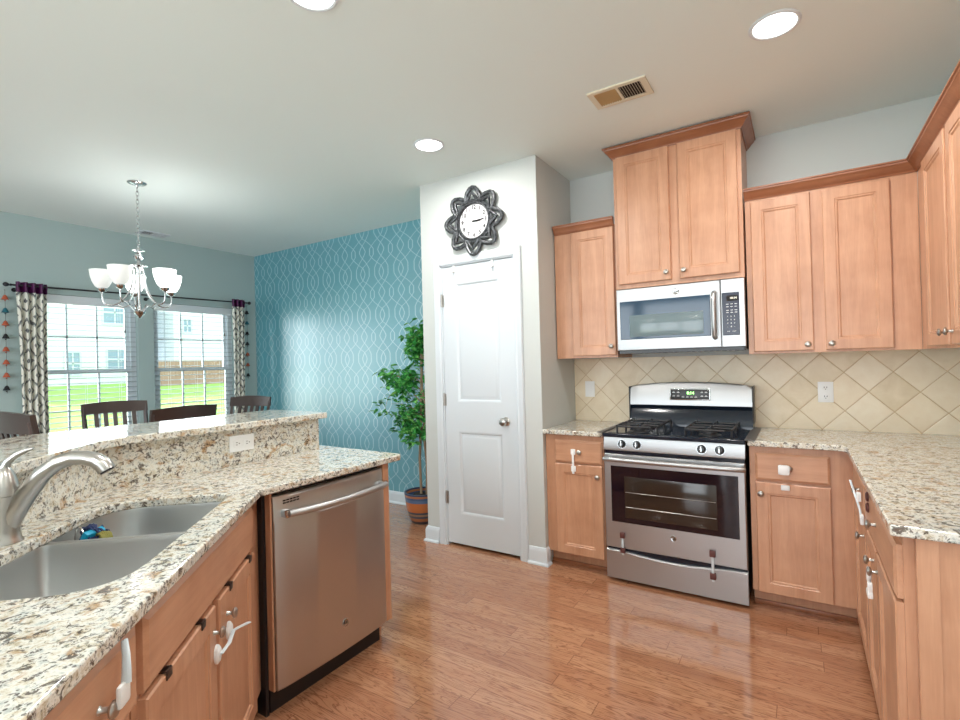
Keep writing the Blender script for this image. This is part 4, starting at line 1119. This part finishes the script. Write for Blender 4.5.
CH = [((-4.62, 1.86, 0), R(82), 1, 'dark slat-back chair with full back showing, in front of the left window'),
      ((-3.87, 1.79, 0), R(-84), 1, 'dark chair showing only its curved top rail, below the right window'),
      ((-4.30, 2.54, 0), R(14), .99, 'small dark slat-back chair nearest the teal wall'),
      ((-3.20, 1.09, 0), R(183), 1.06, 'glossy dark slanted chair back at the far left edge, below the left curtain')]
for i, (l, rz, sc, lb) in enumerate(CH):
    c = ch0 if i == 0 else copy_tree(ch0)
    c.location = l; c.rotation_euler = (0, 0, rz); c.scale = (sc, sc, sc); c['label'] = lb; c['group'] = 'dark dining chairs round the table'
t = thing('dining_table', 'dark dining table hidden behind the raised bar, below the chandelier', 'table', (-4.25, 1.72, 0))
mb = MB(); mb.prism([(-.30, -.50), (.30, -.50), (.30, .55), (-.30, .55)], .86, .89); link('tabletop', mb, DWOOD, t, 30, bevel=.006)
for sx in (-1, 1):
    for sy in (-1, 1):
        mb = MB(); mb.box(sx*.25-.03, sx*.25+.03, sy*.45-.03, sy*.45+.03, 0, .86); link('leg', mb, DWOOD, t, None)

# ---------------------------------------------------------------- plant
def plant():
    px, py = -2.815, 3.41
    t = thing('potted_ficus', 'tall leafy ficus tree in a striped pot, half hidden behind the pantry wall', 'potted plant', (px, py, 0))
    def potmat():
        mt, t_, b = new_mat('striped_glazed_pot', (.5, .25, .12), .3)
        v, x, y, z = obj_xyz(t_)
        c = ramp(t_, z/.27, [(.0, srgb(60, 58, 66)), (.10, srgb(168, 102, 62)), (.20, srgb(70, 76, 92)), (.27, srgb(150, 120, 96)), (.34, srgb(62, 70, 86)), (.40, srgb(186, 106, 58)), (.70, srgb(84, 108, 140)), (.80, srgb(60, 86, 124)), (.86, srgb(176, 110, 70)), (.93, srgb(48, 66, 96))], 'CONSTANT')
        t_.links.new(c, b.inputs['Base Color']); return mt
    mb = MB(); mb.lathe([(a_*.90, b_*.93) for a_, b_ in [(.105, 0), (.115, .01), (.145, .09), (.163, .18), (.172, .255), (.176, .268), (.176, .285), (.160, .285), (.158, .25), (.155, .22), (0, .22)]], 36); link('pot', mb, potmat(), t, 50)
    
    mb = MB(); mb.lathe([(.095, .206), (.095, .225), (.08, .242), (.05, .235), (0, .235)], 20); link('soil', mb, new_mat('dark_potting_soil', (.03, .022, .018), .9)[0], t)
    BARK = new_mat('pale_ficus_bark', srgb(150, 128, 104), .8)[0]
    trunks = [[(-.012, 0, .24), (-.020, .0, .55), (-.004, .01, .85), (.02, 0, 1.15), (.03, .0, 1.45), (.06, .0, 1.7)], [(.035, .02, .24), (.045, .02, .5), (.03, .0, .8), (.07, .03, 1.1), (.10, .02, 1.4)], [(.06, -.01, .24), (.075, 0, .6), (.09, -.02, .95), (.05, -.05, 1.25)]]
    for tr in trunks:
        mb = MB(); mb.tube(tr, [.012]*(len(tr)-1)+[.005], 8); link('trunk', mb, BARK, t)
    random.seed(11)
    br = MB(); clusters = []
    def limb(p, q, n, r0):
        p, q = Vector(p), Vector(q); pts = [p + (q-p)*k/5 + Vector((0, 0, .03*math.sin(PI*k/5))) for k in range(6)]
        br.tube(pts, [r0*(1-.13*k) for k in range(6)], 6)
        for k in range(n):
            f = random.uniform(.25, 1.03); c = p+(q-p)*f + Vector((random.gauss(0, .038), random.gauss(0, .038), random.gauss(0, .04)))
            clusters.append(c)
    limb((.02, 0, 1.15), (-.42, -.02, 1.31), 34, .006); limb((.0, 0, 1.05), (-.30, .05, 1.20), 26, .005); limb((.0, 0, .95), (-.34, .0, 1.02), 12, .004); limb((-.35, 0, 1.1), (-.43, 0, .93), 5, .003)
    limb((.03, 0, 1.35), (-.10, .03, 1.62), 40, .005); limb((.05, 0, 1.42), (.02, 0, 1.70), 56, .005); limb((.05, 0, 1.3), (.20, .05, 1.55), 26, .005)
    limb((.0, 0, .85), (-.22, .02, .84), 34, .004); limb((.02, 0, .82), (-.08, -.05, .72), 26, .004); limb((.03, 0, 1.2), (-.12, -.1, 1.30), 36, .004); limb((.03, 0, 1.0), (-.05, .05, 1.02), 20, .004)
    limb((.05, 0, 1.1), (.22, 0, 1.12), 20, .004); limb((.0, 0, .86), (.12, .0, .82), 18, .004); limb((.03, 0, 1.5), (-.04, -.05, 1.56), 26, .004); limb((.0, 0, .92), (-.14, -.05, .93), 26, .004)
    link('branches', br, BARK, t)
    mb = MB()
    for c in clusters:
        for q in range(random.choice((3, 4, 5))):
            a = random.random()*2*PI; el = random.uniform(-.9, .35); L_ = random.uniform(.050, .078); w_ = L_*.27
            T = Matrix.Translation(c+Vector((random.gauss(0, .012),)*3)) @ Matrix.Rotation(a, 4, 'Z') @ Matrix.Rotation(-el, 4, 'Y') @ Matrix.Rotation(random.uniform(-.7, .7), 4, 'X')
            mb.add([(0, 0, 0), (L_*.3, w_, .004), (L_*.65, w_*.8, .003), (L_, 0, -.006), (L_*.65, -w_*.8, .003), (L_*.3, -w_, .004), (L_*.3, 0, -.002), (L_*.65, 0, -.003)],
                   [(0, 6, 1), (1, 6, 7, 2), (2, 7, 3), (0, 5, 6), (5, 4, 7, 6), (4, 3, 7)], T)
    lm, lt_, lb_ = new_mat('ficus_leaf', (.04, .2, .05), .4)
    v, x, y, z = obj_xyz(lt_); lt_.links.new(ramp(lt_, noise(lt_, v, 22, 3), [(.32, srgb(30, 110, 48)), (.52, srgb(70, 160, 76)), (.68, srgb(140, 205, 110))]), lb_.inputs['Base Color'])
    link('foliage', mb, lm, t, None)
plant()

# ---------------------------------------------------------------- clock
def clock():
    t = thing('wall_clock', 'ornate dark grey looped-frame wall clock above the pantry door', 'clock', (-1.968, PY, 2.405))
    mb = MB(); mb.lathe([(.150, 0), (.150, .018), (.142, .030), (.130, .034), (.124, .024), (.124, .012), (0, .012)], 48, TY)
    for k in range(8):
        a = 2*PI*k/8+R(90); ca, sa = math.cos(a), math.sin(a)
        def P_(r, l, y): return (ca*r-sa*l, y, sa*r+ca*l)
        pts = [P_(.135, -.065, -.02), P_(.165, -.062, -.024), P_(.205, -.048, -.026), P_(.236, -.022, -.026), P_(.244, 0, -.026), P_(.236, .022, -.026), P_(.205, .048, -.026), P_(.165, .062, -.024), P_(.135, .065, -.02)]
        mb.tube(pts, .0150, 8); 
        pts = [P_(.140, -.050, -.03), P_(.172, -.026, -.034), P_(.205, .0, -.036), P_(.172, .026, -.034), P_(.140, .050, -.03)]
        mb.tube(pts, .0125, 8)
        a2 = a+PI/8; mb.ball((math.cos(a2)*.172, -.022, math.sin(a2)*.172), .018, 10)
    mb.loop([(.152*math.cos(2*PI*k/48), -.022, .152*math.sin(2*PI*k/48)) for k in range(48)], .009, 8)
    fm, ft, fb = new_mat('weathered_pewter', (.11, .12, .13), .4, .5)
    v, x, y, z = obj_xyz(ft); ft.links.new(ramp(ft, noise(ft, v, 60, 4), [(.35, (.02, .022, .025)), (.7, (.13, .14, .15))]), fb.inputs['Base Color'])
    link('ornate_frame', mb, fm, t)
    mb = MB(); mb.lathe([(.124, .0121), (.124, .0135), (0, .0135)], 48, TY); link('face', mb, new_mat('ivory_clock_face', srgb(206, 206, 208), .5)[0], t)
    mb = MB()
    for k in range(1, 13):
        a = PI/2-2*PI*k/12; put_text(mb, str(k), .040, .100*math.cos(a), -.0142, .100*math.sin(a))
    link('numerals', mb, BLACK, t, None)
    for nm, a, L_, w_ in (('hour_hand', R(-2), .058, .0035), ('minute_hand', R(3), .085, .0025)):
        mb = MB(); mb.box(-.015, L_, -.0175, -.0160, -w_*1.6, w_*1.6, Matrix.Rotation(-a, 4, 'Y')); mb.lathe([(.006, .015), (.006, .018), (0, .018)], 12, TY); link(nm, mb, BLACK, t, None)
clock()
